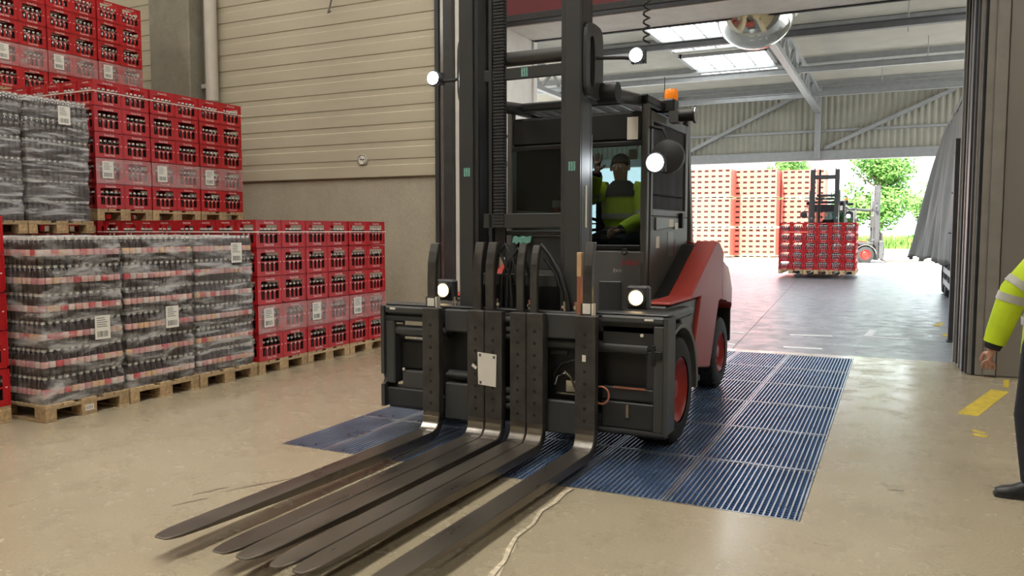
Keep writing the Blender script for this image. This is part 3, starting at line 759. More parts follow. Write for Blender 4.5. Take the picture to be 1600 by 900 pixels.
# pallet mark on the nearest pallet
m = MB(); m.box(-6.2995, -6.298, FY + .36, FY + .44, .035, .085); o = m.build('pallet_mark', 'paper'); tag(o, 'white printed sticker on the middle block of the nearest pallet', 'sticker')
q = MB()
for k in range(6): q.box(-6.298, -6.2974, FY + .37 + k*.011, FY + .374 + k*.011, .045, .076)
q.build('barcode', 'print_black', o)

# ================================================================ the forklift (faces -y); built in place, then copied for the two far ones
CX = -2.48
FO = (CX, 5.91, 0)
FORKLIFT_LABEL = 'large red and black forklift with six long forks standing on the floor grating'
fk = thing('forklift', FO, FORKLIFT_LABEL, 'forklift', 'forklifts')
def part(name, mats, mb, parent=None, **k): return mb.build(name, mats, parent or fk, **k)
def B(*a, mb=None):
    m = mb or MB(); m.box(*a); return m
# ---- forks
def fork(x0, x1, nbolt_cols, zt=1.02):
    secs = [((5.04, zt), (5.105, zt), 0), ((5.04, 0.21), (5.105, 0.19), 0)]
    for a in (20, 40, 60, 80):
        c, s_ = math.cos(R(a)), math.sin(R(a))
        secs.append(((4.95 + .09*c, .20 - .09*s_), (4.95 + .155*c, .20 - .155*s_), 0))
    secs += [((4.93, .110), (4.93, .046), 0), ((4.2, .112), (4.2, .052), 0), ((3.4, .117), (3.4, .072), 0), ((2.85, .1205), (2.85, .097), 0),
             ((2.70, .1215), (2.70, .103), 0.008), ((2.64, .1215), (2.64, .107), 0.022), ((2.615, .121), (2.615, .110), 0.038)]
    rings = []
    for (ty, tz), (by, bz), sh in secs:
        rings.append([(x0 + sh, ty, tz), (x1 - sh, ty, tz), (x1 - sh, by, bz), (x0 + sh, by, bz)])
    nb = 2
    m = MB(); m.loft(rings[:nb + 1]); sh = m.mesh
    f = part('fork', 'fork_steel', MB().loft(rings), bevel=0.004)
    # painted shank face over the steel
    p = MB(); p.box(x0 - .0015, x1 + .0015, 5.0385, 5.106, 0.235, zt + .0015); part('shank', 'fork_shank', p, f, bevel=0.005)
    w = MB(); rr = []
    for a in (-4, 14, 32, 50, 68, 84):
        c, s_ = math.cos(R(a)), math.sin(R(a))
        rr.append([(x0 + .006, 4.95 + .0885*c, .20 - .0885*s_), (x1 - .006, 4.95 + .0885*c, .20 - .0885*s_), (x1 - .006, 4.95 + .095*c, .20 - .095*s_), (x0 + .006, 4.95 + .095*c, .20 - .095*s_)])
    w.loft(rr); part('worn_heel', 'fork_worn', w, f, smooth=40)
    b = MB()
    for i in range(8):
        z = .30 + i*.085
        for xx in ([(x0 + x1)/2] if nbolt_cols == 1 else [x0 + (x1-x0)*.25, x0 + (x1-x0)*.75]):
            b.cyl((xx, 5.039, z), (xx, 5.0365, z), 0.0125, 8); b.cyl((xx, 5.037, z), (xx, 5.0355, z), 0.006, 6)
    o = part('bolts', 'black', b, f); o['kind'] = 'stuff'
    return f
for x0, x1 in ((-3.172, -3.028), (-2.782, -2.645), (-2.637, -2.500), (-2.432, -2.308), (-2.300, -2.176), (-1.932, -1.788)): fork(x0, x1, 1)
# upright fingers over the forks, bent back at the top
for x0, x1, zz in ((-3.166, -3.094, 1.505), (-2.773, -2.702, 1.515), (-2.667, -2.597, 1.515), (-2.415, -2.358, 1.508), (-2.306, -2.252, 1.496), (-1.905, -1.838, 1.52)):
    m = MB(); rings = []
    for z, dy in ((1.0, 0), (1.25, 0.0), (1.36, 0.008), (1.44, 0.028), (zz, 0.055)):
        rings.append([(x0, 5.10 + dy, z), (x1, 5.10 + dy, z), (x1, 5.145 + dy, z), (x0, 5.145 + dy, z)])
    m.loft(rings); part('load_finger', 'fork_shank', m, bevel=0.006)
    for a in (x0 - .012, x1):
        if x0 < -3 or x0 > -2: 
            m = MB(); m.box(a, a + .012, 5.10, 5.15, 1.0, 1.10); part('finger_clamp', 'plate_white' if a == x1 else 'steel_dark', m)
m = MB(); m.box(-1.962, -1.925, 5.13, 5.17, 1.28, 1.45); part('wooden_wedge', 'wood_lit', m, bevel=0.004, label='pale wooden batten')
m = MB(); m.box(-1.958, -1.93, 5.13, 5.17, 1.02, 1.28); part('finger_strip', 'copper', m)
for a in ((-3.160, -3.10, 5.092, 5.10, 1.03, 1.09), (-1.90, -1.845, 5.092, 5.10, 1.03, 1.10)): part('white_tag', 'plate_white', B(*a))
# ---- carriage
m = MB()
for a in ((-3.03, -2.78, 5.12, 5.17, .84, 1.012), (-3.03, -2.78, 5.125, 5.17, .495, .53), (-3.03, -2.78, 5.12, 5.17, .175, .455),
          (-2.82, -2.78, 5.12, 5.17, .455, .84)): m.box(*a)
part('carriage_plate', 'steel_dark', m, bevel=0.012)
m = MB()
for a in ((-2.21, -1.93, 5.12, 5.17, .842, 1.02), (-2.21, -1.93, 5.12, 5.17, .17, .405), (-2.21, -2.19, 5.12, 5.17, .405, .842), (-1.955, -1.93, 5.12, 5.17, .405, .842)): m.box(*a)
part('carriage_plate', 'steel_dark', m, bevel=0.012)
m = MB(); m.box(-2.96, -2.0, 5.225, 5.245, .2, 1.0); m.box(-3.2, -2.97, 5.26, 5.28, .2, 1.0); m.box(-1.99, -1.76, 5.26, 5.28, .2, 1.0); m.box(-2.98, -2.96, 5.225, 5.28, .2, 1.0); m.box(-2.0, -1.98, 5.225, 5.28, .2, 1.0); part('carriage_back', 'black', m)
for z0, z1 in ((.90, 1.0), (.2, .33)):
    m = MB(); m.box(-3.58, -1.33, 5.17, 5.24, z0, z1); part('carriage_beam', 'steel_dark2', m, bevel=0.01)
m = MB(); m.box(-3.60, -3.0, 5.17, 5.32, 1.013, 1.03); m.box(-3.0, -1.96, 5.17, 5.235, 1.013, 1.03); m.box(-1.96, -1.32, 5.17, 5.32, 1.026, 1.04); part('top_plate', 'steel_dark', m, bevel=0.006)
for z, r, x0, x1 in ((.815, .045, -3.57, -3.03), (.80, .040, -2.20, -1.46), (.50, .040, -3.03, -2.78), (.30, .032, -1.95, -1.36), (.30, .030, -3.56, -3.03)):
    m = MB(); m.cyl((x0, 5.20, z), (x1, 5.20, z), r, 18); part('cylinder', 'steel_dark', m, smooth=40)
for z in (.955, .885, .835, .44, .385, .33):
    m = MB(); m.cyl((-2.53, 5.13, z), (-2.41, 5.13, z), .026, 14); part('shift_cylinder', 'steel_dark', m, smooth=40)
# left side frame
m = MB(); m.prism([(5.12, .215), (5.31, .215), (5.31, 1.01), (5.12, 1.01), (5.12, .475), (5.15, .465), (5.165, .435), (5.15, .40), (5.12, .39)], 'x', -3.615, -3.585); part('side_plate', 'steel_dark', m)
m = MB(); m.box(-3.585, -3.19, 5.13, 5.31, .955, 1.012); part('side_rail', 'steel_dark', m, bevel=0.012)
m = MB(); m.box(-3.585, -3.19, 5.14, 5.16, .90, .935); part('side_strip', 'steel_dark2', m)
m = MB(); m.box(-3.585, -3.50, 5.14, 5.30, .40, .90); part('side_post', 'steel_dark', m, bevel=0.01)
m = MB(); m.box(-3.50, -3.19, 5.22, 5.30, .50, .74); part('side_box', 'black', m, bevel=0.02)
m = MB(); m.box(-3.45, -3.19, 5.17, 5.30, .36, .505); part('side_block', 'steel_dark', m, bevel=0.01)
m = MB(); m.box(-3.585, -3.19, 5.15, 5.30, .225, .365); part('side_base', 'steel_dark2', m, bevel=0.01)
for a in ((-3.53, -3.48, 5.125, 5.132, .985, 1.0), (-3.53, -3.44, 5.17, 5.18, .868, .88), (-3.44, -3.42, 5.16, 5.17, .505, .525)): part('white_tag', 'plate_white', B(*a))
# right side frame
m = MB(); m.prism([(5.12, .24), (5.31, .24), (5.31, 1.02), (5.12, 1.02)], 'x', -1.337, -1.310); part('side_plate', 'steel_dark', m)
m = MB(); m.box(-1.785, -1.337, 5.13, 5.31, .975, 1.025); part('side_rail', 'steel_dark', m, bevel=0.012)
m = MB(); m.box(-1.41, -1.337, 5.13, 5.30, .25, .965); part('side_post', 'steel_dark', m, bevel=0.006)
m = MB()
for a in ((-1.785, -1.41, 5.17, 5.22, .79, .955), (-1.785, -1.41, 5.17, 5.22, .44, .53), (-1.47, -1.41, 5.17, 5.22, .53, .79)): m.box(*a)
part('side_panel', 'steel_dark2', m, bevel=0.008)
m = MB(); m.box(-1.785, -1.47, 5.235, 5.25, .53, .79); part('panel_recess', 'black', m)
m = MB(); m.box(-1.785, -1.41, 5.16, 5.30, .25, .43); part('side_base', 'steel_dark2', m, bevel=0.008)
m = MB(); m.box(-1.70, -1.47, 5.155, 5.175, .525, .535); part('wear_strip', 'copper', m)
pts = [(-1.765 + .055*math.cos(a) , 5.11, .475 + .06*math.sin(a)) for a in [R(d) for d in range(110, -131, -20)]]
m = MB(); m.tube(pts, .0075, 8); part('copper_hose', 'copper', m, smooth=60)
m = MB(); m.box(-1.40, -1.35, 5.115, 5.13, .74, .80); m.box(-1.42, -1.395, 5.12, 5.13, .70, .84); part('sensor', 'black', m, bevel=0.004)
part('lower_edge', 'steel_dark', B(-1.79, -1.32, 5.12, 5.15, .235, .25)); part('pin', 'fork_worn', B(-1.60, -1.58, 5.14, 5.16, .33, .42))
m = MB(); m.cyl((-1.50, 5.168, .895), (-1.50, 5.16, .895), .012, 10); part('white_tag', 'plate_white', m)
for a in ((-1.47, -1.41, 5.118, 5.13, 1.0, 1.012), (-1.878, -1.852, 5.034, 5.0365, .71, .755)): part('white_tag', 'plate_white', B(*a))
# white data sheet on the inner left fork
m = MB(); m.prism([(-2.685, .485), (-2.54, .475), (-2.535, .71), (-2.69, .72)], 'y', 5.028, 5.034); pl = part('data_sheet', 'plate_white', m, label='white rectangular sheet taped to a fork shank')
for (a, b) in ((-2.668, .70), (-2.555, .69), (-2.665, .50)): part('sheet_pin', 'print_black', B(a - .008, a + .008, 5.0265, 5.0285, b - .010, b + .010), pl)
m = MB(); m.bar((-2.735, 5.030, .625), (-2.70, 5.030, .60), .004, .022, (0, 0, 1)); part('white_tag', 'plate_white', m)
# things in the carriage windows
m = MB(); m.box(-2.93, -2.86, 5.24, 5.29, .76, .82); part('red_block', 'sticker_red', m, bevel=0.008)
m = MB(); m.tube([(-2.16, 5.22, .50), (-2.13, 5.20, .57), (-2.07, 5.19, .60), (-2.02, 5.19, .56), (-1.99, 5.20, .48)], .012, 8); m.box(-2.06, -1.98, 5.19, 5.24, .46, .54); m.cyl((-2.14, 5.2, .44), (-1.99, 5.2, .44), .012, 8); part('valve_fitting', 'chrome', m, smooth=40)
m = MB(); m.tube([(-2.17, 5.24, .45), (-2.17, 5.22, .58), (-2.10, 5.21, .66), (-2.0, 5.24, .68)], .014, 8); part('hose', 'hose', m, smooth=60)
m = MB(); m.cyl((-2.19, 5.24, .735), (-2.06, 5.24, .735), .03, 12); part('cylinder', 'steel_dark', m, smooth=40)
# ---- mast
MY = 5.25; MT = 3.80
for s in (-1, 1):
    m = MB(); x = lambda a: CX + s*a
    m.box(x(.37), x(.49), MY, MY + .03, .12, MT); m.box(x(.465), x(.49), MY + .03, MY + .20, .12, MT); m.box(x(.37), x(.49), MY + .20, MY + .23, .12, MT)
    part('outer_mast_rail', 'mast_grey', m, bevel=0.006)
    m = MB(); m.box(x(.335), x(.37), MY + .02, MY + .05, .14, MT + .05); m.box(x(.345), x(.37), MY + .05, MY + .20, .14, MT + .05); m.box(x(.335), x(.37), MY + .18, MY + .20, .14, MT + .05)
    part('inner_mast_rail', 'mast_grey' if s > 0 else 'steel_dark2', m, bevel=0.005)
    m = MB(); m.cyl((x(.42), MY + .30, .3), (x(.42), MY + .30, 2.3), .045, 16); c = part('lift_cylinder', 'steel_dark', m, smooth=40)
    m = MB(); m.cyl((x(.42), MY + .30, 2.3), (x(.42), MY + .30, MT), .03, 16); part('piston_rod', 'chrome', m, c, smooth=40)
# roller-chain cover / ribbed energy chain beside the left rail
m = MB()
lnk = MB(); lnk.box(-.045, .045, 0, .035, 0, .0175); lnk_me = lnk.mesh('chain_link', 'steel_dark2', bevel=0.003)
ec = MB(); ec.box(CX - .215, CX - .135, MY + .075, MY + .10, 1.4, MT); ec = part('energy_chain', 'black', ec)
z = 1.62
while z < 3.42:
    put('chain_link', lnk_me, (-.175, MY + .04 - FO[1], z), ec); z += .0235
m = MB(); m.box(CX - .26, CX - .235, MY + .05, MY + .11, .3, MT); part('lift_chain', 'steel_dark2', m)
m = MB(); m.cyl((CX - .27, MY + .13, 2.862), (CX + .33, MY + .13, 2.862), .052, 20); part('cross_tube', 'steel_dark', m, smooth=40)
m = MB(); m.box(CX - .31, CX + .33, MY + .06, MY + .09, 2.70, 2.785); part('cross_bar', 'mast_grey', m, bevel=0.006)
m = MB(); m.box(CX - .31, CX + .33, MY + .05, MY + .075, 1.615, 1.725); part('cross_bar', 'mast_grey', m, bevel=0.006)
for a in ((CX - .30, CX + .31, MY + .10, MY + .13, 1.565, 1.60), (CX - .05, CX + .31, MY + .13, MY + .16, 1.31, 1.565), (CX - .31, CX + .31, MY + .02, MY + .05, 1.19, 1.28)): part('mast_plate', 'mast_grey', B(*a), bevel=0.006)
m = MB(); m.box(CX - .31, CX + .31, MY + .20, MY + .23, .2, 1.2); part('mast_back', 'black', m)
m = MB(); m.box(CX - .5, CX + .5, MY + .03, MY + .20, 3.45, 3.6); part('mast_head', 'steel_dark', m, bevel=0.01)
m = MB(); m.cyl((CX - .10, MY + .12, .2), (CX - .10, MY + .12, 1.5), .055, 16); part('free_lift_cylinder', 'steel_dark', m, smooth=40)
# crumpled green cloth hung on the plate, small teal tags
m = MB(); pts = []
up = [(-.075 + .15*i/8, 1.555 + .006*math.sin(i*1.9)) for i in range(9)]; dn = [(-.085 + .15*i/8, 1.505 + .012*math.sin(i*2.7)) for i in range(9)]
m.prism([(CX + a, b) for a, b in up + dn[::-1]], 'y', MY + .085, MY + .10); part('green_glove', 'teal', m, bevel=0.002)
for (x, z, y) in ((CX - .42, 2.035, MY), (CX + .43, 2.05, MY), (CX + .03, 2.745, MY + .06)):
    m = MB(); m.box(x - .026, x + .026, y - .001, y - .0003, z - .034, z + .034); tg = part('tag', 'steel_dark', m)
    for k in range(3): part('teal_stripe', 'teal', B(x - .026 + k*.019, x - .012 + k*.019, y - .002, y - .001, z - .032, z + .032), tg)
m = MB(); m.box(CX + .49, CX + .494, MY + .10, MY + .13, 1.62, 1.92); part('rule_strip', 'plate_white', m)
# hoses between mast and carriage
for i, (x0, x1, zt) in enumerate(((-2.70, -2.52, 1.44), (-2.66, -2.46, 1.50), (-2.60, -2.42, 1.40), (-2.55, -2.36, 1.47))):
    m = MB(); m.tube([(x0, 5.22, 1.02), (x0 + .01, 5.22, 1.25), (x0 + .04, 5.22, zt - .08), ((x0+x1)/2, 5.22, zt), (x1 - .04, 5.22, zt - .09), (x1, 5.22, 1.25), (x1 + .02, 5.22, 1.0)], .013, 8); part('hose', 'hose', m, smooth=60)
m = MB(); m.tube([(-2.28, 5.24, 1.50), (-2.20, 5.22, 1.42), (-2.12, 5.21, 1.30), (-2.07, 5.20, 1.16), (-2.05, 5.20, 1.02)], .017, 8); part('hose', 'hose', m, smooth=60)
m = MB(); m.tube([(-2.25, 5.23, 1.40), (-2.16, 5.22, 1.30), (-2.10, 5.21, 1.16), (-2.085, 5.20, 1.02)], .012, 8); part('hose', 'hose', m, smooth=60)
for x in (-2.98, -2.62, -2.35, -2.08, -1.99):
    m = MB(); m.cyl((x, 5.20, 1.03), (x, 5.20, 1.10), .016, 8); m.cyl((x, 5.20, 1.05), (x, 5.20, 1.07), .022, 6); part('hose_fitting', 'chrome', m)
# slotted bracket plate on the right of the mast + left twin
for s in (-1, 1):
    m = MB(); x0 = CX + s*.495; x1 = CX + s*.52; n = 20; ring_o, ring_i = [], []
    def sup(cy, cz, a, b, t, e): 
        c, q = math.cos(t), math.sin(t); return (cy + a*math.copysign(abs(c)**e, c), cz + b*math.copysign(abs(q)**e, q))
    oo = [sup(MY + .20, 2.80, .17, .26, 2*math.pi*i/n, .45) for i in range(n)]; ii = [sup(MY + .15, 2.79, .05, .18, 2*math.pi*i/n, .7) for i in range(n)]
    v = [(x0, a, b) for a, b in oo] + [(x0, a, b) for a, b in ii] + [(x1, a, b) for a, b in oo] + [(x1, a, b) for a, b in ii]
    fs = []
    for i in range(n):
        j = (i+1) % n; fs += [(i, j, n+j, n+i), (2*n+i, 3*n+i, 3*n+j, 2*n+j), (i, 2*n+i, 2*n+j, j), (n+i, n+j, 3*n+j, 3*n+i)]
    m.add(v, fs); br = part('mast_bracket', 'mast_grey', m)
    m = MB(); m.cyl((CX + s*.49, MY + .36, 2.60), (CX + s*.64, MY + .36, 2.60), .075, 18); part('bracket_pin', 'black', m, br, smooth=40)
    m = MB(); m.cyl((CX + s*.54, MY + .38, 2.60), (CX + s*.54, 6.6, 2.68), .052, 16); tc_ = part('tilt_cylinder', 'steel_dark2', m, smooth=40)
    m = MB(); m.cyl((CX + s*.54, 6.6, 2.68), (CX + s*.54, 7.5, 2.74), .036, 16); part('piston_rod', 'chrome', m, tc_, smooth=40)
# ---- work lights
def lamp(name, x, y, z, r, em, arm=None, body='lamp_body'):
    m = MB(); m.lathe([(0, .075), (r*.7, .07), (r*1.15, .045), (r*1.25, .0), (r*1.1, -.006), (r*1.05, .004)], (x, y, z), 'y', 20); l = part(name, body, m, smooth=40)
    m = MB(); m.lathe([(0, -.008), (r*.7, -.005), (r, .002)], (x, y, z), 'y', 20); part('lens', em, m, l, smooth=60)
    for k in range(6): part('cooling_fin', body, B(x - r*1.1 + k*r*.4, x - r*1.1 + k*r*.4 + .006, y + .04, y + .095, z - r, z + r), l)
    if arm:
        a = MB(); a.tube([(x, y + .08, z - r*.3)] + arm, .013, 8); part('lamp_arm', 'black', a, l)
    return l
lamp('work_light', CX - .83, 5.43, 2.795, .048, 'led', [(CX - .70, 5.52, 2.78), (CX - .49, 5.4, 2.78)])
lamp('work_light', CX + .83, 5.43, 2.81, .045, 'led', [(CX + .70, 5.56, 2.83), (CX + .51, 5.48, 2.83)])
lamp('work_light', -1.705, 6.10, 2.125, .066, 'led', [(-1.74, 6.2, 2.14), (-1.84, 6.33, 2.16)])
for s in (-1, 1):
    l = lamp('headlight', CX + s*.815, 5.53, 1.115, .054, 'head_warm')
    m = MB(); x = CX + s*.815; m.box(x - .085, x + .085, 5.56, 5.64, 1.03, 1.20); part('headlight_box', 'steel_dark', m, l, bevel=0.015)
m = MB(); m.tube([(CX + .88 + .022*math.cos(i*1.05), 5.5 + .022*math.sin(i*1.05), 2.90 + .0095*i) for i in range(60)], .007, 6); part('coiled_cable', 'black', m, smooth=60)
# ---- cab
XL, XR, YF, YR, CZ = CX - .64, CX + .64, 6.32, 7.66, 2.63
for x in (XL, XR - .055):
    m = MB(); m.bar((x + .0275, YF + .03, .9), (x + .0275, YF + .05, CZ), .055, .07, (0, 1, 0)); part('cab_post', 'cab_grey', m, bevel=0.01)
    m = MB(); m.bar((x + .0275, YR + .18, 1.45), (x + .0275, YR - .02, CZ), .055, .09, (0, 1, 0)); part('cab_post', 'cab_grey', m, bevel=0.01)
m = MB(); m.box(XL + .055, XR - .055, YF + .015, YF + .022, 1.48, 2.30); part('windscreen', 'glass', m)
for z0 in (1.44, 2.29): part('windscreen_rail', 'black', B(XL + .05, XR - .05, YF, YF + .05, z0, z0 + .04), bevel=0.006)
m = MB(); m.box(XL + .05, XR - .05, YF + .01, YF + .06, 2.33, 2.57); part('visor', 'black', m, bevel=0.02)
m = MB(); m.box(XL, XR, YF, YF + .06, .90, 1.44); cw = part('front_cowl', 'cab_grey_light', m, bevel=0.02)
m = MB(); text_into(m, '1400', .085, lambda u, v: (CX + .50 + u, YF - .002, 1.33 + v)); part('lettering', 'sticker_red', m, cw)
m = MB(); text_into(m, 'EVO', .04, lambda u, v: (CX + .40 + u, YF - .002, 1.265 + v)); part('lettering', 'plate_white', m, cw)
m = MB(); m.box(XR - .40, XR - .20, YF - .02, YF, .9, 1.18); part('cowl_box', 'steel_dark', m, bevel=0.01)
m = MB(); m.lathe([(.016, 0), (.022, .006), (.028, 0), (.022, -.006), (.016, 0)], (CX + .46, YF - .008, 1.425), 'y', 14); part('latch', 'black', m)
m = MB(); m.box(XL + .06, XR - .06, YR + .06, YR + .068, 1.5, 2.55); part('rear_window', 'glass', m)
m = MB(); m.box(XL + .03, XR - .03, YF + .06, YR + .1, .88, .93); part('cab_floor', 'black', m)
# roof frame and protective bars
m = MB()
for a in ((XL, XL + .07, YF, YR, CZ, CZ + .07), (XR - .07, XR, YF, YR, CZ, CZ + .07), (XL, XR, YF, YF + .07, CZ, CZ + .07), (XL, XR, YR - .07, YR, CZ, CZ + .07)): m.box(*a)
part('roof_frame', 'black', m, bevel=0.012)
for i in range(9):
    x = XL + .13 + i*.128; m = MB(); m.box(x - .012, x + .012, YF + .07, YR - .07, CZ + .01, CZ + .05); part('roof_bar', 'steel_dark', m)
m = MB(); m.box(XL + .07, XR - .07, YF + .55, YR - .06, CZ - .01, CZ + .008); part('roof_glass', 'glass_dark', m)
# doors
for s in (-1, 1):
    X0 = CX + s*.645; X1 = CX + s*.615
    def P(poly, name, mm, par, a, b, **k):
        m = MB(); m.prism(poly, 'x', a, b); return part(name, mm, m, par, **k)
    d = P([(YF + .10, .98), (YF + .30, .98), (YR - .05, 1.46), (YR - .05, 1.72), (YF + .10, 1.72)], 'cab_door', 'cab_grey', None, X0, X1, bevel=0.006)
    fr = MB()
    for a in ((YF + .10, YF + .16, 1.72, 2.58), (YR - .14, YR - .05, 1.72, 2.58), (YF + .16, YR - .14, 2.50, 2.58), (YF + .16, YR - .14, 1.72, 1.78)): fr.box(X0, X1, *a)
    part('door_frame', 'cab_grey', fr, d, bevel=0.006)
    P([(YF + .16, 1.78), (YR - .14, 1.78), (YR - .14, 2.50), (YF + .16, 2.50)], 'door_glass', 'glass', d, CX + s*.632, CX + s*.626)
    P([(YF + .22, 1.60), (YF + .9, 1.64), (YF + .9, 1.71), (YF + .22, 1.71)], 'door_ledge', 'cab_grey_light', d, CX + s*.66, CX + s*.644, bevel=0.004)
    P([(YF + .98, 1.62), (YF + 1.04, 1.62), (YF + 1.04, 1.76), (YF + .98, 1.76)], 'door_handle', 'black', d, CX + s*.68, CX + s*.645, bevel=0.006)
    for (y, z, h, w, mm) in ((YF + .26, 1.50, .10, .10, 'plate_white'), (YF + .62, 1.48, .22, .17, 'cab_grey_light'), (YF + .60, 1.665, .07, .14, 'plate_white'), (YF + .80, 1.64, .06, .1, 'plate_white'), (YF + .86, 1.45, .14, .02, 'sticker_red')):
        P([(y, z - h/2), (y + w, z - h/2), (y + w, z + h/2), (y, z + h/2)], 'sticker', mm, d, CX + s*.6475 + s*(.014 if z > 1.6 else 0), CX + s*.644 + s*(.014 if z > 1.6 else 0))
    # mirror / lamp head on the side of the cab
    m = MB(); xx = CX + s*.80; m.lathe([(0, .10), (.09, .09), (.135, .03), (.135, -.02), (.10, -.035), (0, -.04)], (xx, 6.36, 2.19), 'y', 22); mr_ = part('side_mirror', 'steel_dark2', m, smooth=40)
    m = MB(); m.tube([(xx, 6.40, 2.30), (xx - s*.06, 6.42, 2.42), (CX + s*.62, 6.40, 2.45)], .014, 8); part('mirror_arm', 'black', m, mr_)
# interior
m = MB(); m.box(CX - .24, CX + .24, 6.98, 7.44, 1.30, 1.42); part('seat_cushion', 'fabric_black', m, bevel=0.04)
m = MB(); m.box(CX - .23, CX + .23, 7.42, 7.54, 1.36, 2.02); part('seat_back', 'fabric_black', m, bevel=0.04)
m = MB(); m.box(CX - .2, CX + .2, 7.0, 7.44, .93, 1.30); part('seat_base', 'black', m, bevel=0.02)
m = MB(); m.bar((CX - .05, 6.5, .93), (CX - .05, 6.72, 1.62), .06, .06); part('steering_column', 'black', m)
m = MB(); n = 20; c = Vector((CX - .05, 6.74, 1.66)); ax = Vector((0, .35, .93)).normalized(); a_ = Vector((1, 0, 0)); b_ = ax.cross(a_)
m.tube([c + a_*.16*math.cos(2*math.pi*i/n) + b_*.16*math.sin(2*math.pi*i/n) for i in range(n+1)], .014, 8); m.bar(c - a_*.16, c + a_*.16, .03, .012); part('steering_wheel', 'black', m, smooth=60)
m = MB(); m.box(CX + .34, CX + .50, 6.55, 6.60, 1.30, 1.42); part('terminal', 'black', m, bevel=0.008)
part('notice', 'plate_white', B(XR - .17, XR - .08, YF + .0, YF + .012, 2.34, 2.52)); part('notice', 'plate_white', B(XR - .16, XR - .09, YF + .024, YF + .03, 2.18, 2.26))
m = MB(); m.cyl((CX - .19, 6.45, 1.72), (CX - .19, 6.45, 1.80), .05, 14, .055); cup = part('cup', 'sticker_red', m); m = MB(); m.cyl((CX - .19, 6.45, 1.80), (CX - .19, 6.45, 1.86), .056, 14); part('cup_lid', 'plate_white', m, cup)
# beacon, antenna, horn on the roof
m = MB(); m.box(-1.90, -1.76, 6.82, 6.98, CZ - .02, CZ + .10); bb = part('beacon_base', 'black', m, bevel=0.015)
m = MB(); m.lathe([(.058, 0), (.060, .02), (.060, .075), (.05, .092), (0, .095)], (-1.82, 6.93, CZ + .10), 'z', 20); part('beacon', 'beacon', m, bb, smooth=40)
m = MB(); m.cyl((-1.87, 6.9, CZ + .1), (-1.87, 6.9, CZ + .30), .004, 6); part('antenna', 'black', m)
m = MB(); m.cyl((-1.74, 6.86, 2.585), (-1.60, 6.86, 2.585), .055, 16); m.cyl((-1.60, 6.86, 2.585), (-1.585, 6.86, 2.585), .075, 18); hh = part('horn', 'black', m, smooth=40)
m = MB(); m.cyl((-1.585, 6.86, 2.585), (-1.58, 6.86, 2.585), .066, 18); part('horn_rim', 'chrome', m, hh)
m = MB(); m.tube([(-1.75, 6.86, 2.58), (-1.80, 6.88, 2.62), (-1.84, 6.9, 2.64)], .018, 8); m.box(-1.80, -1.72, 6.80, 6.92, 2.52, 2.62); part('horn_mount', 'cab_grey', m, hh)
# ---- chassis, fenders, red body
m = MB(); m.box(CX - .66, CX + .66, 5.66, 7.6, .30, .90); part('chassis', 'steel_dark2', m, bevel=0.02)
m = MB(); m.box(CX - .55, CX + .55, 5.55, 6.4, .12, .35); part('axle', 'black', m, bevel=0.02)
for s in (-1, 1):
    m = MB(); rings = []
    for a in range(-8, 181, 12):
        c, q = math.cos(R(a)), math.sin(R(a)); y0_, z0_ = 5.91, .40
        rings.append([(CX + s*.70, y0_ + c*.47, z0_ + q*.47), (CX + s*1.055, y0_ + c*.47, z0_ + q*.47), (CX + s*1.06, y0_ + c*.505, z0_ + q*.505), (CX + s*.70, y0_ + c*.505, z0_ + q*.505)])
    m.loft(rings); part('fender', 'cab_grey_light', m, smooth=30)
    m = MB(); m.box(CX + s*.64, CX + s*1.05, 5.56, 6.30, .93, 1.0); part('fender_top', 'steel_dark', m, bevel=0.02)
    m = MB(); m.prism([(6.20, .93), (6.32, .80), (6.43, .62), (6.66, .60), (6.78, 1.03), (5.82, 1.03), (5.82, .96)], 'x', CX + s*.66, CX + s*.955); part('side_fairing', 'cab_grey', m, bevel=0.01)
    m = MB(); m.prism([(6.30, 1.0), (6.52, 1.03), (7.42, 1.47), (7.66, 1.47), (7.66, .95), (6.30, .95)], 'x', CX + s*.648, CX + s*.79); part('cab_sill', 'black', m, bevel=0.01)
    m = MB(); m.prism([(5.85, 1.034), (5.85, 1.060), (6.45, 1.065), (7.37, 1.505), (7.50, 1.49), (7.68, 1.40), (7.68, .95), (7.49, .94), (7.17, .37), (6.63, .45), (6.55, .58), (6.785, 1.034)], 'x', CX + s*.79, CX + s*.985)
    part('red_side_panel', 'truck_red', m, bevel=0.035)
    m = MB(); m.box(CX + s*.50, CX + s*.95, 6.45, 6.95, .28, .34); part('step', 'black', m, bevel=0.01)
    m = MB(); m.box(CX + s*.60, CX + s*.86, 8.62, 8.66, .42, .88); part('mud_flap', 'black', m, bevel=0.01)
m = MB(); rings = []
for (y, hw, zb, zt) in ((7.62, .985, .95, 1.50), (7.80, .985, .93, 1.49), (7.95, .97, .90, 1.47), (8.3, .93, .87, 1.42), (8.55, .89, .82, 1.35), (8.75, .83, .70, 1.25), (8.88, .74, .60, 1.12), (8.94, .60, .55, 1.0)):
    rings.append([(CX - hw, y, zb), (CX - hw, y, zt - .36), (CX - hw*.97, y, zt - .20), (CX - hw*.86, y, zt - .07), (CX - hw*.66, y, zt), (CX, y, zt + .01),
                  (CX + hw*.66, y, zt), (CX + hw*.86, y, zt - .07), (CX + hw*.97, y, zt - .20), (CX + hw, y, zt - .36), (CX + hw, y, zb), (CX, y, zb - .05)])
m.loft(rings); part('counterweight', 'truck_red', m, smooth=40)
m = MB(); m.box(CX - .60, CX + .60, 7.6, 8.7, .30, .80); part('rear_chassis', 'black', m)
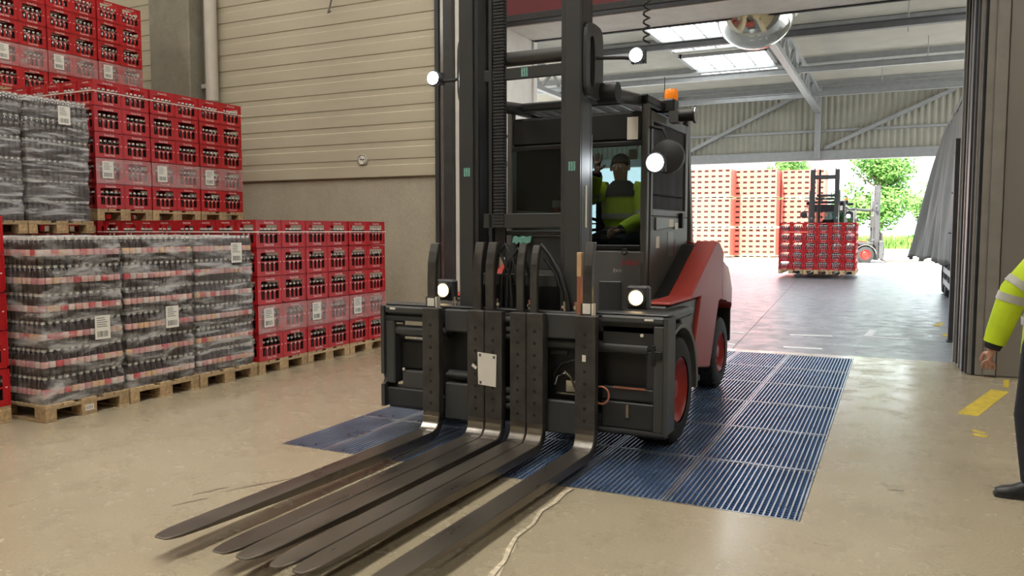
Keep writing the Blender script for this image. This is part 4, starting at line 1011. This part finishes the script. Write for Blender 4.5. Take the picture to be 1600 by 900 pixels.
def wheel(x, y, r, w, s, rim):
    prof = [(rim, -w*.5), (r*.88, -w*.5), (r*.97, -w*.44), (r, -w*.3), (r, w*.3), (r*.97, w*.44), (r*.88, w*.5), (rim, w*.5)]
    m = MB(); m.lathe(prof, (x - s*w/2, y, r), 'x', 32); wl = part('wheel', 'tire', m, smooth=40)
    m = MB(); m.lathe([(rim, s*w*.46), (rim*.95, s*w*.48), (rim*.9, s*w*.40), (rim*.62, s*w*.22), (rim*.55, s*w*.26), (rim*.30, s*w*.26), (rim*.28, s*w*.38), (0, s*w*.40)], (x - s*w/2, y, r), 'x', 28); part('rim', 'rim_red', m, wl, smooth=35)
    m = MB()
    for i in range(10):
        a = 2*math.pi*i/10; m.cyl((x - s*w/2 + s*w*.24, y + rim*.48*math.cos(a), r + rim*.48*math.sin(a)), (x - s*w/2 + s*w*.31, y + rim*.48*math.cos(a), r + rim*.48*math.sin(a)), .013, 6)
    o = part('wheel_nuts', 'truck_red_dark', m, wl); o['kind'] = 'stuff'
    lug = MB()
    for i in range(28):
        a = 2*math.pi*i/28
        for q in (-1, 1):
            c = Vector((x - s*w/2 + q*w*.24, y + (r - .004)*math.cos(a + q*.05), r + (r - .004)*math.sin(a + q*.05)))
            t = Vector((0, -math.sin(a), math.cos(a))); lug.bar(c - t*.018 + Vector((q*w*.18, 0, 0)), c + t*.018 - Vector((q*w*.2, 0, 0)), .03, .014, (0, math.cos(a), math.sin(a)))
    o = part('tread', 'tire', lug, wl); o['kind'] = 'stuff'
for s in (-1, 1):
    wheel(CX + s*1.05, 5.91, .40, .30, s, .25); wheel(CX + s*.86, 8.20, .36, .26, s, .21)

fk.rotation_euler = (0, 0, R(-1.1))
# ================================================================ people
def skin_body(name, nodes, edges, mat_name, parent, root=0, sub=2):
    me = bpy.data.meshes.new(name); me.from_pydata([n[0] for n in nodes], edges, [])
    ob = bpy.data.objects.new(name, me); COL.objects.link(ob)
    md = ob.modifiers.new('s', 'SKIN'); md.use_smooth_shade = True
    for i, n in enumerate(nodes):
        r = n[1]; sv = me.skin_vertices[0].data[i]
        sv.radius = (r, r) if not isinstance(r, tuple) else r; sv.use_root = (i == root)
    sb = ob.modifiers.new('u', 'SUBSURF'); sb.levels = sub; sb.render_levels = sub
    dg = bpy.context.evaluated_depsgraph_get(); dg.update()
    m2 = bpy.data.meshes.new_from_object(ob.evaluated_get(dg))
    bpy.data.objects.remove(ob)
    m2.materials.clear(); m2.materials.append(MATS[mat_name]); m2.shade_smooth(); m2.name = name
    org = ORG[parent.name]
    m2.transform(Matrix.Translation(Vector(org) * -1))
    o = bpy.data.objects.new(name, m2); COL.objects.link(o); o.parent = parent; ORG[o.name] = org
    return o
def frame(o, fwd):
    """local axes: f forward, l left of the person, u up"""
    f = Vector(fwd).normalized(); u = Vector((0, 0, 1)); l = u.cross(f)
    return lambda a, b, c: Vector(o) + f*a + l*b + u*c
def hand_nodes(nodes, edges, wi, W, E, side, curl=0.5, spread=1.0, palm_n=None):
    """wi: wrist index, W wrist pos, E direction of the hand, side: thumb direction, palm_n: palm normal (fingers curl to it)"""
    E = E.normalized(); side = (side - E*side.dot(E)).normalized(); pn = palm_n
    def add(p, r, pi): nodes.append((tuple(p), r)); edges.append((pi, len(nodes)-1)); return len(nodes)-1
    k = add(W + E*.045, (.030, .017), wi); k2 = add(W + E*.082, (.036, .014), k)
    for fi, (off, ln) in enumerate(((.030, .072), (.010, .080), (-.011, .075), (-.031, .060))):
        b = W + E*.092 + side*off*1.0
        a = add(b, .0100, k2); d1 = (E + side*off*4*spread + pn*curl*.5).normalized(); p1 = b + d1*ln*.45
        a = add(p1, .0090, a); d2 = (E*(1-curl*.6) + side*off*4*spread + pn*curl*1.4).normalized(); a = add(p1 + d2*ln*.35, .0082, a)
        d3 = (E*(1-curl*1.1) + pn*curl*1.8 + side*off*3*spread).normalized(); add(p1 + d2*ln*.35 + d3*ln*.25, .0072, a)
    t0 = W + E*.030 + side*.034; a = add(t0, .0125, k); a = add(t0 + (E*.7 + side*.75*spread + pn*.3).normalized()*.036, .0110, a); add(t0 + (E*.8 + side*.7*spread + pn*.4).normalized()*.066, .0090, a)

def person(name, label, base, fwd, J, hands, jacket='hivis', yoke=False):
    """J: joint positions in the person's frame (forward, left, up) measured from base"""
    t = thing(name, base, label, 'person'); F = frame(base, fwd)
    P_ = {k: F(*v) for k, v in J.items()}
    order = ['pelvis', 'waist', 'chest', 'neck', 'headb', 'headm', 'headt']
    rad = {'pelvis': (.13, .11), 'waist': (.12, .095), 'chest': (.145, .105), 'neck': .052, 'headb': .066, 'headm': .082, 'headt': .070}
    nodes, edges, idx = [], [], {}
    def add(k, r, par=None):
        nodes.append((tuple(P_[k]), r)); idx[k] = len(nodes)-1
        if par: edges.append((idx[par], idx[k]))
    prev = None
    for k in order: add(k, rad[k], prev); prev = k
    for s in 'lr':
        add('sh' + s, .055, 'chest'); add('el' + s, .042, 'sh' + s); add('wr' + s, .027, 'el' + s)
        add('hip' + s, .085, 'pelvis'); add('kn' + s, .058, 'hip' + s); add('an' + s, .042, 'kn' + s); add('to' + s, .03, 'an' + s)
    for s in 'lr':
        W = P_['wr' + s]; Ed, sd, pn, cu, sp = hands[s]
        hand_nodes(nodes, edges, idx['wr' + s], W, F(*Ed) - Vector(base), F(*sd) - Vector(base), cu, sp, (F(*pn) - Vector(base)).normalized())
    body = skin_body('body', nodes, edges, 'skin', t)
    # clothes
    def ring(c, rx, ry, n=20, tilt=None): 
        f = F(1, 0, 0) - Vector(base); l = F(0, 1, 0) - Vector(base)
        return [tuple(c + f*rx*math.cos(2*math.pi*i/n) + l*ry*math.sin(2*math.pi*i/n)) for i in range(n)]
    sm = (P_['shl'] + P_['shr'])/2
    m = MB(); m.loft([ring(P_['pelvis'] - Vector((0, 0, .10)), .15, .19), ring(P_['pelvis'], .145, .185), ring(P_['waist'], .14, .18), ring(P_['chest'], .15, .205), ring(sm - Vector((0, 0, .02)), .125, .21), ring(sm + Vector((0, 0, .035)), .09, .13), ring(P_['neck'] + Vector((0, 0, .0)), .07, .075)], cap=True)
    tor = m.build('jacket', jacket, t, smooth=60)
    if yoke:
        m = MB(); m.loft([ring(P_['chest'] + Vector((0, 0, .03)), .156, .212), ring(sm - Vector((0, 0, .015)), .132, .216), ring(sm + Vector((0, 0, .042)), .096, .136), ring(P_['neck'] + Vector((0, 0, .01)), .076, .081)], cap=False); m.build('navy_yoke', 'trousers', tor, smooth=60)
    for dz, nm in ((-.06, 'waist'), (.06, 'waist')):
        m = MB(); c = P_[nm] + Vector((0, 0, dz)); m.loft([ring(c - Vector((0, 0, .026)), .153, .197), ring(c + Vector((0, 0, .026)), .155, .199)], cap=False); m.build('reflective_band', 'reflective', tor, smooth=60)
    for s in 'lr':
        S, E_, W = P_['sh' + s], P_['el' + s], P_['wr' + s]
        pts = [S + (sm - S)*.25, S, S.lerp(E_, .35), S.lerp(E_, .7), E_, E_.lerp(W, .35), E_.lerp(W, .7), E_.lerp(W, .9)]
        rr = [.085, .092, .087, .082, .078, .073, .066, .058]
        m = MB(); m.tube(pts, rr, 18); sl = m.build('sleeve', jacket, t, smooth=60)
        m = MB(); m.tube([E_.lerp(W, .87), E_.lerp(W, .90), E_.lerp(W, 1.0)], [.048, .050, .043], 16); m.build('cuff', 'fabric_black', sl, smooth=60)
        for (a, b, f0, f1, r) in ((S, E_, .80, .94, .0845), (E_, W, .06, .19, .0795)):
            m = MB(); m.tube([a.lerp(b, f0), a.lerp(b, f1)], r, 20); m.build('reflective_band', 'reflective', sl, smooth=60)
        H_, K, A, T_ = P_['hip' + s], P_['kn' + s], P_['an' + s], P_['to' + s]
        m = MB(); m.tube([P_['pelvis'].lerp(H_, .5) + Vector((0, 0, .06)), H_, H_.lerp(K, .5), K, K.lerp(A, .5), A + (K-A).normalized()*.03], [.11, .118, .098, .082, .078, .074], 18); m.build('trouser_leg', 'trousers', t, smooth=60)
        d = (T_ - A); d.z = 0; d.normalize(); lft = Vector((0, 0, 1)).cross(d); m = MB(); rings = []
        for (u, hw, zt) in ((-.085, .030, .10), (-.06, .040, .14), (0, .042, .14), (.06, .043, .105), (.12, .048, .075), (.17, .045, .065), (.205, .028, .05)):
            c = Vector((A.x, A.y, A.z - .085)) + d*u
            rings.append([tuple(c + lft*hw*a + Vector((0, 0, zt*b))) for a, b in ((-1, .0), (-1.02, .35), (-.8, .8), (-.35, 1), (.35, 1), (.8, .8), (1.02, .35), (1, 0))])
        m.loft(rings); sh = m.build('shoe', 'shoe', t, smooth=50)
        m = MB(); rings = [[tuple(Vector((A.x, A.y, A.z - .085)) + d*u + lft*hw*a + Vector((0, 0, z))) for a, z in ((-1, 0), (-1, .022), (1, .022), (1, 0))] for u, hw in ((-.09, .034), (-.05, .044), (.06, .047), (.13, .052), (.18, .046), (.212, .028))]
        m.loft(rings); m.build('sole', 'rubber', sh)
    # hair, face
    f = (F(1, 0, 0) - Vector(base)); l = (F(0, 1, 0) - Vector(base)); hm = P_['headm']; u = Vector((0, 0, 1))
    m = MB(); n, k = 16, 9; rings = []
    for j in range(k):
        a = math.pi*.5*j/(k-1)*1.0; rings.append([tuple(hm + u*.045 - f*.016 + (f*.094*math.cos(t_) + l*.088*math.sin(t_))*math.cos(a)*(1.0) + u*(.085*math.sin(a) - (.05 if math.cos(t_) < .2 and j == 0 else 0))) for t_ in [2*math.pi*i/n for i in range(n)]])
    m.loft(rings); m.build('hair', 'hair', t, smooth=60)
    for q in (-1, 1):
        m = MB(); c = hm + f*.078 + l*q*.032 + u*.004
        m.lathe([(0, -.012), (.009, -.008), (.012, 0), (.009, .008), (0, .012)], tuple(c), 'z', 10); m.build('eye', 'eye', t, smooth=60)
        m = MB(); c = hm + l*q*.086 - u*.005; m.lathe([(0, -.03), (.012, -.02), (.016, 0), (.013, .02), (0, .03)], tuple(c), 'z', 8); m.build('ear', 'skin', t, smooth=60)
    m = MB(); c = hm + f*.088 - u*.02; m.tube([c + u*.035 - f*.012, c + f*.010, c + f*.012 - u*.008, c - u*.014], [.008, .012, .013, .009], 10); m.build('nose', 'skin', t, smooth=60)
    m = MB(); c = hm + f*.080 - u*.052; m.tube([c - l*.022 - f*.006, c, c + l*.022 - f*.006], [.003, .006, .003], 8); m.build('mouth', 'lip', t, smooth=60)
    return t
# bystander cut by the right picture edge, in profile facing left
person('person', 'person in yellow high-visibility jacket and dark trousers at the right picture edge', (0.87, 5.62, 0), (-1, 0, 0),
   dict(pelvis=(0.02, 0, .96), waist=(.02, 0, 1.12), chest=(0, 0, 1.34), neck=(.01, 0, 1.55), headb=(.03, 0, 1.60), headm=(.05, 0, 1.69), headt=(.035, 0, 1.755),
        shl=(.04, .185, 1.50), ell=(.235, .19, 1.25), wrl=(.335, .17, .90), shr=(0, -.20, 1.47), elr=(-.06, -.26, 1.20), wrr=(.05, -.25, .95),
        hipl=(.06, .095, .90), knl=(.12, .10, .50), anl=(.075, .10, .085), tol=(.20, .11, .03), hipr=(.0, -.095, .90), knr=(.0, -.10, .50), anr=(-.10, -.10, .085), tor=(.05, -.12, .03)),
   {'l': ((.15, -.05, -1), (1, .1, 0), (-.35, -1, .2), .85, .25), 'r': ((.2, .05, -1), (1, -.1, 0), (-.3, 1, .2), .5, .7)})
# driver waving behind the windscreen
person('person', 'waving forklift driver in yellow high-visibility jacket behind the windscreen', (-2.31, 7.22, .93), (-.06, -1, 0),
   dict(pelvis=(0.06, 0, .60), waist=(.05, 0, .74), chest=(.06, 0, .95), neck=(.08, 0, 1.12), headb=(.10, 0, 1.17), headm=(.12, 0, 1.25), headt=(.11, 0, 1.31),
        shl=(.07, .19, 1.04), ell=(.16, .25, .78), wrl=(.38, .10, .66), shr=(.08, -.19, 1.04), elr=(.34, -.20, .98), wrr=(.42, -.10, 1.19),
        hipl=(.10, .10, .57), knl=(.50, .13, .56), anl=(.46, .13, .088), tol=(.60, .13, .03), hipr=(.10, -.10, .57), knr=(.50, -.13, .56), anr=(.46, -.13, .088), tor=(.6, -.13, .03)),
   {'l': ((1, -.3, -.1), (0, -.2, 1), (.1, -.3, -1), .6, .6), 'r': ((.05, .05, 1), (-.05, 1, .1), (1, 0, -.1), .12, 1.3)}, yoke=True)

# ================================================================ outside: far forklifts, load, crate stacks, trailer, trees
th = 0.0; nrm = Vector((math.sin(th), -math.cos(th), 0)); alo = Vector((math.cos(th), math.sin(th), 0))
fc = Vector((-2.37, 28.30, 0)); LZ = .20
f2 = copy_tree(fk); f2.location = fc - nrm*3.28 + Vector((0, 0, 0)); f2.rotation_euler = (0, 0, th)
f2['label'] = 'distant forklift carrying a wide load of red crates towards the door'
for p in range(3):
    for dpt in range(2):
        c = fc + alo*((p-1)*.81) - nrm*(.6 + 1.21*dpt)
        pallet(c.x, c.y, LZ - .06, 'wooden pallet carried by the distant forklift, %s from the left, %s row' % (ORD[p], ('front', 'rear')[dpt]), 'pallets carried by the distant forklift', th - R(90))
for i in range(6):
    for k in range(5):
        c = fc + alo*((i - 2.5)*.405) - nrm*.15
        crate(c.x, c.y, LZ - .06 + .145 + k*CH, 'red bottle crate carried by distant forklift, %s layer, %s column from the left' % (LAY[k], ORD[i]), 'crates carried by the distant forklift', th - R(90), parts=True)
for d in range(1, 5):
    for k in range(5):
        c = fc + alo*(2.5*.405) - nrm*(.15 + .302*d)
        crate(c.x, c.y, LZ - .06 + .145 + k*CH, 'red bottle crate on right flank of distant load, %s layer, %s from front' % (LAY[k], ORD[d]), 'crates carried by the distant forklift', th - R(90), parts=False)
f3 = copy_tree(fk); f3.location = (-1.45, 43.9, 0); f3.rotation_euler = (0, 0, R(97))
f3['label'] = 'distant forklift seen from the side behind the moving crate load'
# sunlit crate stacks in the yard
q = MB(); vs_ = []; 
def far_stack(x0, x1, y, depth, rot_, rows, q):
    n = int(round((x1 - x0)/.4)); nd = int(round(depth/.3))
    for i in range(n):
        for d in range(nd):
            if 0 < i < n-1 and d > 0: continue
            for k in range(rows):
                tier = k // 5; z = tier*TI + .1445 + (k % 5)*CH; x = x0 + .4*i + .2; yy = y + d*.3
                hw, hd = .197, .147
                for a in ((x - hw, x + hw, yy, yy + .02, z, z + .13), (x - hw, x + hw, yy, yy + .02, z + .25, z + .31), (x - hw, x - .115, yy, yy + .02, z + .13, z + .25), (x + .115, x + hw, yy, yy + .02, z + .13, z + .25)): q.box(*a)
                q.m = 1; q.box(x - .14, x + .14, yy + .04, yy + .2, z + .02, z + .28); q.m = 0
                for sx in (x - hw, x + hw - .02): q.box(sx, sx + .02, yy + .02, yy + .29, z, z + .31)
                q.box(x - hw, x + hw, yy + .27, yy + .29, z, z + .31)
for (x0, n, y) in ((-11.06, 6, 47.0), (-8.72, 6, 48.5), (-6.22, 6, 50.0)):
    far_stack(x0, x0 + .4*n, y, 2.4, 0, 15, q)
    for tr in range(3):
        q.m = 2
        for c in range(n): q.box(x0 + .4*c, x0 + .4*c + .1, y, y + 1.2, tr*TI + .022, tr*TI + .1)
        q.box(x0, x0 + .4*n, y, y + 2.4, tr*TI + .10, tr*TI + .1445); q.box(x0, x0 + .4*n, y, y + 2.4, tr*TI, tr*TI + .022); q.m = 0
o = q.build('crate_stack', ['crate_glare_red', 'glass_brown', 'wood'], kind='stuff'); tag(o, 'tall sunlit stacks of red crates far out in the yard', 'crates')
o.location = (0, 0, 0)
def curtain_fold(y, h, e):
    a = noise.noise((y*1.5, h*.5, 2.0))*.20 + noise.noise((y*4.2, h*1.1, 7.0))*.13 + noise.noise((y*9.5, h*2.6, 4.0))*.045
    return a*(.35 + .7*h)*(.55 + .8*e)
# curtain-sided trailer at the right
tl = thing('curtain_trailer', (1.9, 17, 0), 'grey curtain-sided trailer parked right of the door with its tarpaulin bunched open', 'trailer')
m = MB(); m.box(1.02, 3.5, 13.6, 24.5, 1.0, 1.16); m.build('bed', 'shed_steel_dark', tl, bevel=0.01)
m = MB(); m.box(1.0, 3.5, 13.6, 24.5, 3.92, 4.06); m.build('roof', 'tarp', tl, bevel=0.02)
m = MB(); m.box(.98, 1.05, 13.6, 21.2, 3.90, 4.00); m.build('roof_rail', 'shed_steel_dark', tl)
for y in (13.65, 17.6, 21.3):
    m = MB(); m.box(1.08, 1.18, y - .05, y + .05, 1.16, 3.92); m.build('side_post', 'shed_steel_dark', tl)
m = MB(); rows = 30; cols = 110; v = []; fs = []
for j in range(rows + 1):
    z = .95 + (3.95 - .95)*j/rows; h = (3.95 - z)/3.0
    for i in range(cols + 1):
        y = 13.7 + (21.6 - 13.7)*i/cols; e = max(0, (y - 16.2)/5.2)**1.5
        fold = curtain_fold(y, h, e)
        v.append((1.0 - .60*e*h**.8 + fold, y, z + (.05*math.sin(y*5.2) if j == 0 else 0)))
for j in range(rows):
    for i in range(cols): a = j*(cols+1) + i; fs.append((a, a+1, a+cols+2, a+cols+1))
m.add(v, fs); cu = m.build('curtain', 'tarp', tl, smooth=70)
sd = cu.modifiers.new('thickness', 'SOLIDIFY'); sd.thickness = 0.012
for k in range(3):
    m = MB(); z = 1.55 + k*.75; h = (3.95 - z)/3; pts = []
    for i in range(0, 60):
        y = 13.7 + 3.6*i/60; e = max(0, (y - 16.2)/5.2)**1.5
        pts.append((1.0 - .60*e*h**.8 + curtain_fold(y, h, e) - .012, y, z))
    m.tube(pts, .016, 6); m.build('curtain_strap', 'rubber', cu)
for y in (14.6, 16.0, 17.4, 18.8, 20.2):
    m = MB(); m.box(1.0, 1.05, y, y + .07, .35, 1.0); m.build('underrun_post', 'shed_steel_dark', tl)
m = MB(); m.box(1.0, 1.04, 14.4, 20.6, .40, .52); m.build('underrun_rail', 'shed_steel', tl)
m = MB(); m.box(1.0, 1.04, 14.4, 20.6, .66, .78); m.build('underrun_rail', 'shed_steel', tl)
for y in (21.7, 23.0):
    m = MB(); m.lathe([(.28, -.15), (.48, -.15), (.52, -.10), (.52, .10), (.48, .15), (.28, .15)], (1.25, y, .52), 'x', 26); w = m.build('wheel', 'tire', tl, smooth=40)
    m = MB(); m.lathe([(.28, -.12), (.2, -.05), (0, -.05)], (1.25, y, .52), 'x', 20); m.build('rim', 'shed_steel', w, smooth=40)
for a in (1.4, 3.0):
    m = MB(); m.box(a, a + .1, 14.5, 14.6, 0, 1.0); m.build('landing_leg', 'shed_steel_dark', tl)
# dark guard post outside the right jamb
m = MB(); m.box(.72, .80, 12.95, 13.05, 0, 2.9); m.box(.70, .82, 12.9, 13.1, 0, .015); tag(m.build('guard_post', 'rail_dark', bevel=.01), 'slim dark post outside the right door jamb by the trailer', 'post')
# trees, grass, lamp post, far building
def tree(name, x, y, h, r, label, n, seed, trunk=True):
    rd = random.Random(seed); t = thing(name, (x, y, 0), label, 'tree')
    m = MB(); m.tube([(x, y, 0), (x + .1, y, h*.3), (x, y + .1, h*.6), (x + .15, y, h*.85)], [.22, .17, .12, .05], 8)
    for k in range(6):
        a = rd.random()*6.28; z = h*(.3 + .08*k); m.tube([(x, y, z), (x + math.cos(a)*r*.4, y + math.sin(a)*r*.4, z + h*.12), (x + math.cos(a)*r*.75, y + math.sin(a)*r*.75, z + h*.2)], [.08, .05, .02], 6)
    m.build('trunk', 'bark', t, smooth=50)
    blobs = [(x + rd.gauss(0, r*.45), y + rd.gauss(0, r*.45), h*(.35 + .6*rd.random()), r*(.32 + .25*rd.random())) for _ in range(14)]
    m = MB()
    for i in range(n):
        bx, by, bz, br = rd.choice(blobs); d = Vector((rd.gauss(0, 1), rd.gauss(0, 1), rd.gauss(0, 1))).normalized()*br*(rd.random()**.4)
        c = Vector((bx, by, bz)) + d; a = Vector((rd.gauss(0, 1), rd.gauss(0, 1), rd.gauss(0, .6))).normalized(); b = a.orthogonal().normalized(); s = .10 + .13*rd.random()
        m.add([c - a*s, c - b*s*.5, c + a*s, c + b*s*.5], [(0, 1, 2, 3)])
    o = m.build('foliage', 'leaf', t); o['kind'] = 'stuff'
tree('tree', -1.3, 66, 7.6, 2.9, 'leafy green tree standing behind the far forklifts', 9000, 1)
tree('tree', -7.2, 70, 8.0, 2.2, 'small tree top showing above the far crate stacks', 4500, 2)
tree('tree', 3.6, 74, 4.6, 2.6, 'low pale green tree right of the far forklifts', 5000, 3)
m = MB(); m.box(-40, 60, 78, 120, -.005, .03)
o = struct('ground_lawn', m, 'grass')
rd = random.Random(5); m = MB()
for i in range(9000):
    x = rd.uniform(-6, 12); y = rd.uniform(76.5, 78.5); z = .0; hgt = rd.uniform(.4, 1.5); a = rd.random()*6.28
    m.add([(x - .06*math.cos(a), y - .06*math.sin(a), z), (x + .06*math.cos(a), y + .06*math.sin(a), z), (x + rd.gauss(0, .15), y + rd.gauss(0, .15), hgt)], [(0, 1, 2)])
o = m.build('tall_grass', 'grass', kind='stuff'); tag(o, 'strip of tall green grass at the far edge of the yard', 'grass')
t = thing('lamp_post', (-3.9, 62, 0), 'thin pale lamp post in the yard behind the far forklift', 'lamp post')
m = MB(); m.cyl((-3.9, 62, 0), (-3.9, 62, 8.5), .12, 12, .07); m.build('pole', 'far_building', t, smooth=40)
m = MB(); m.bar((-3.9, 62, 8.45), (-3.0, 61.6, 8.6), .1, .08); m.build('lamp_head', 'far_building', t)
t = thing('far_building', (14, 110, 0), 'pale flat-roofed building far behind the yard on the right', 'building')
m = MB(); m.box(2, 40, 110, 130, 0, 7.5); m.build('wall', 'far_building', t)
m = MB(); m.box(1.5, 40.5, 109.5, 130.5, 7.5, 8.4); m.build('roof', 'shed_steel', t)
for k in range(7):
    m = MB(); m.box(4 + k*5, 6.6 + k*5, 109.94, 110, 2.5, 4.6); m.build('window', 'shed_steel_dark', t)
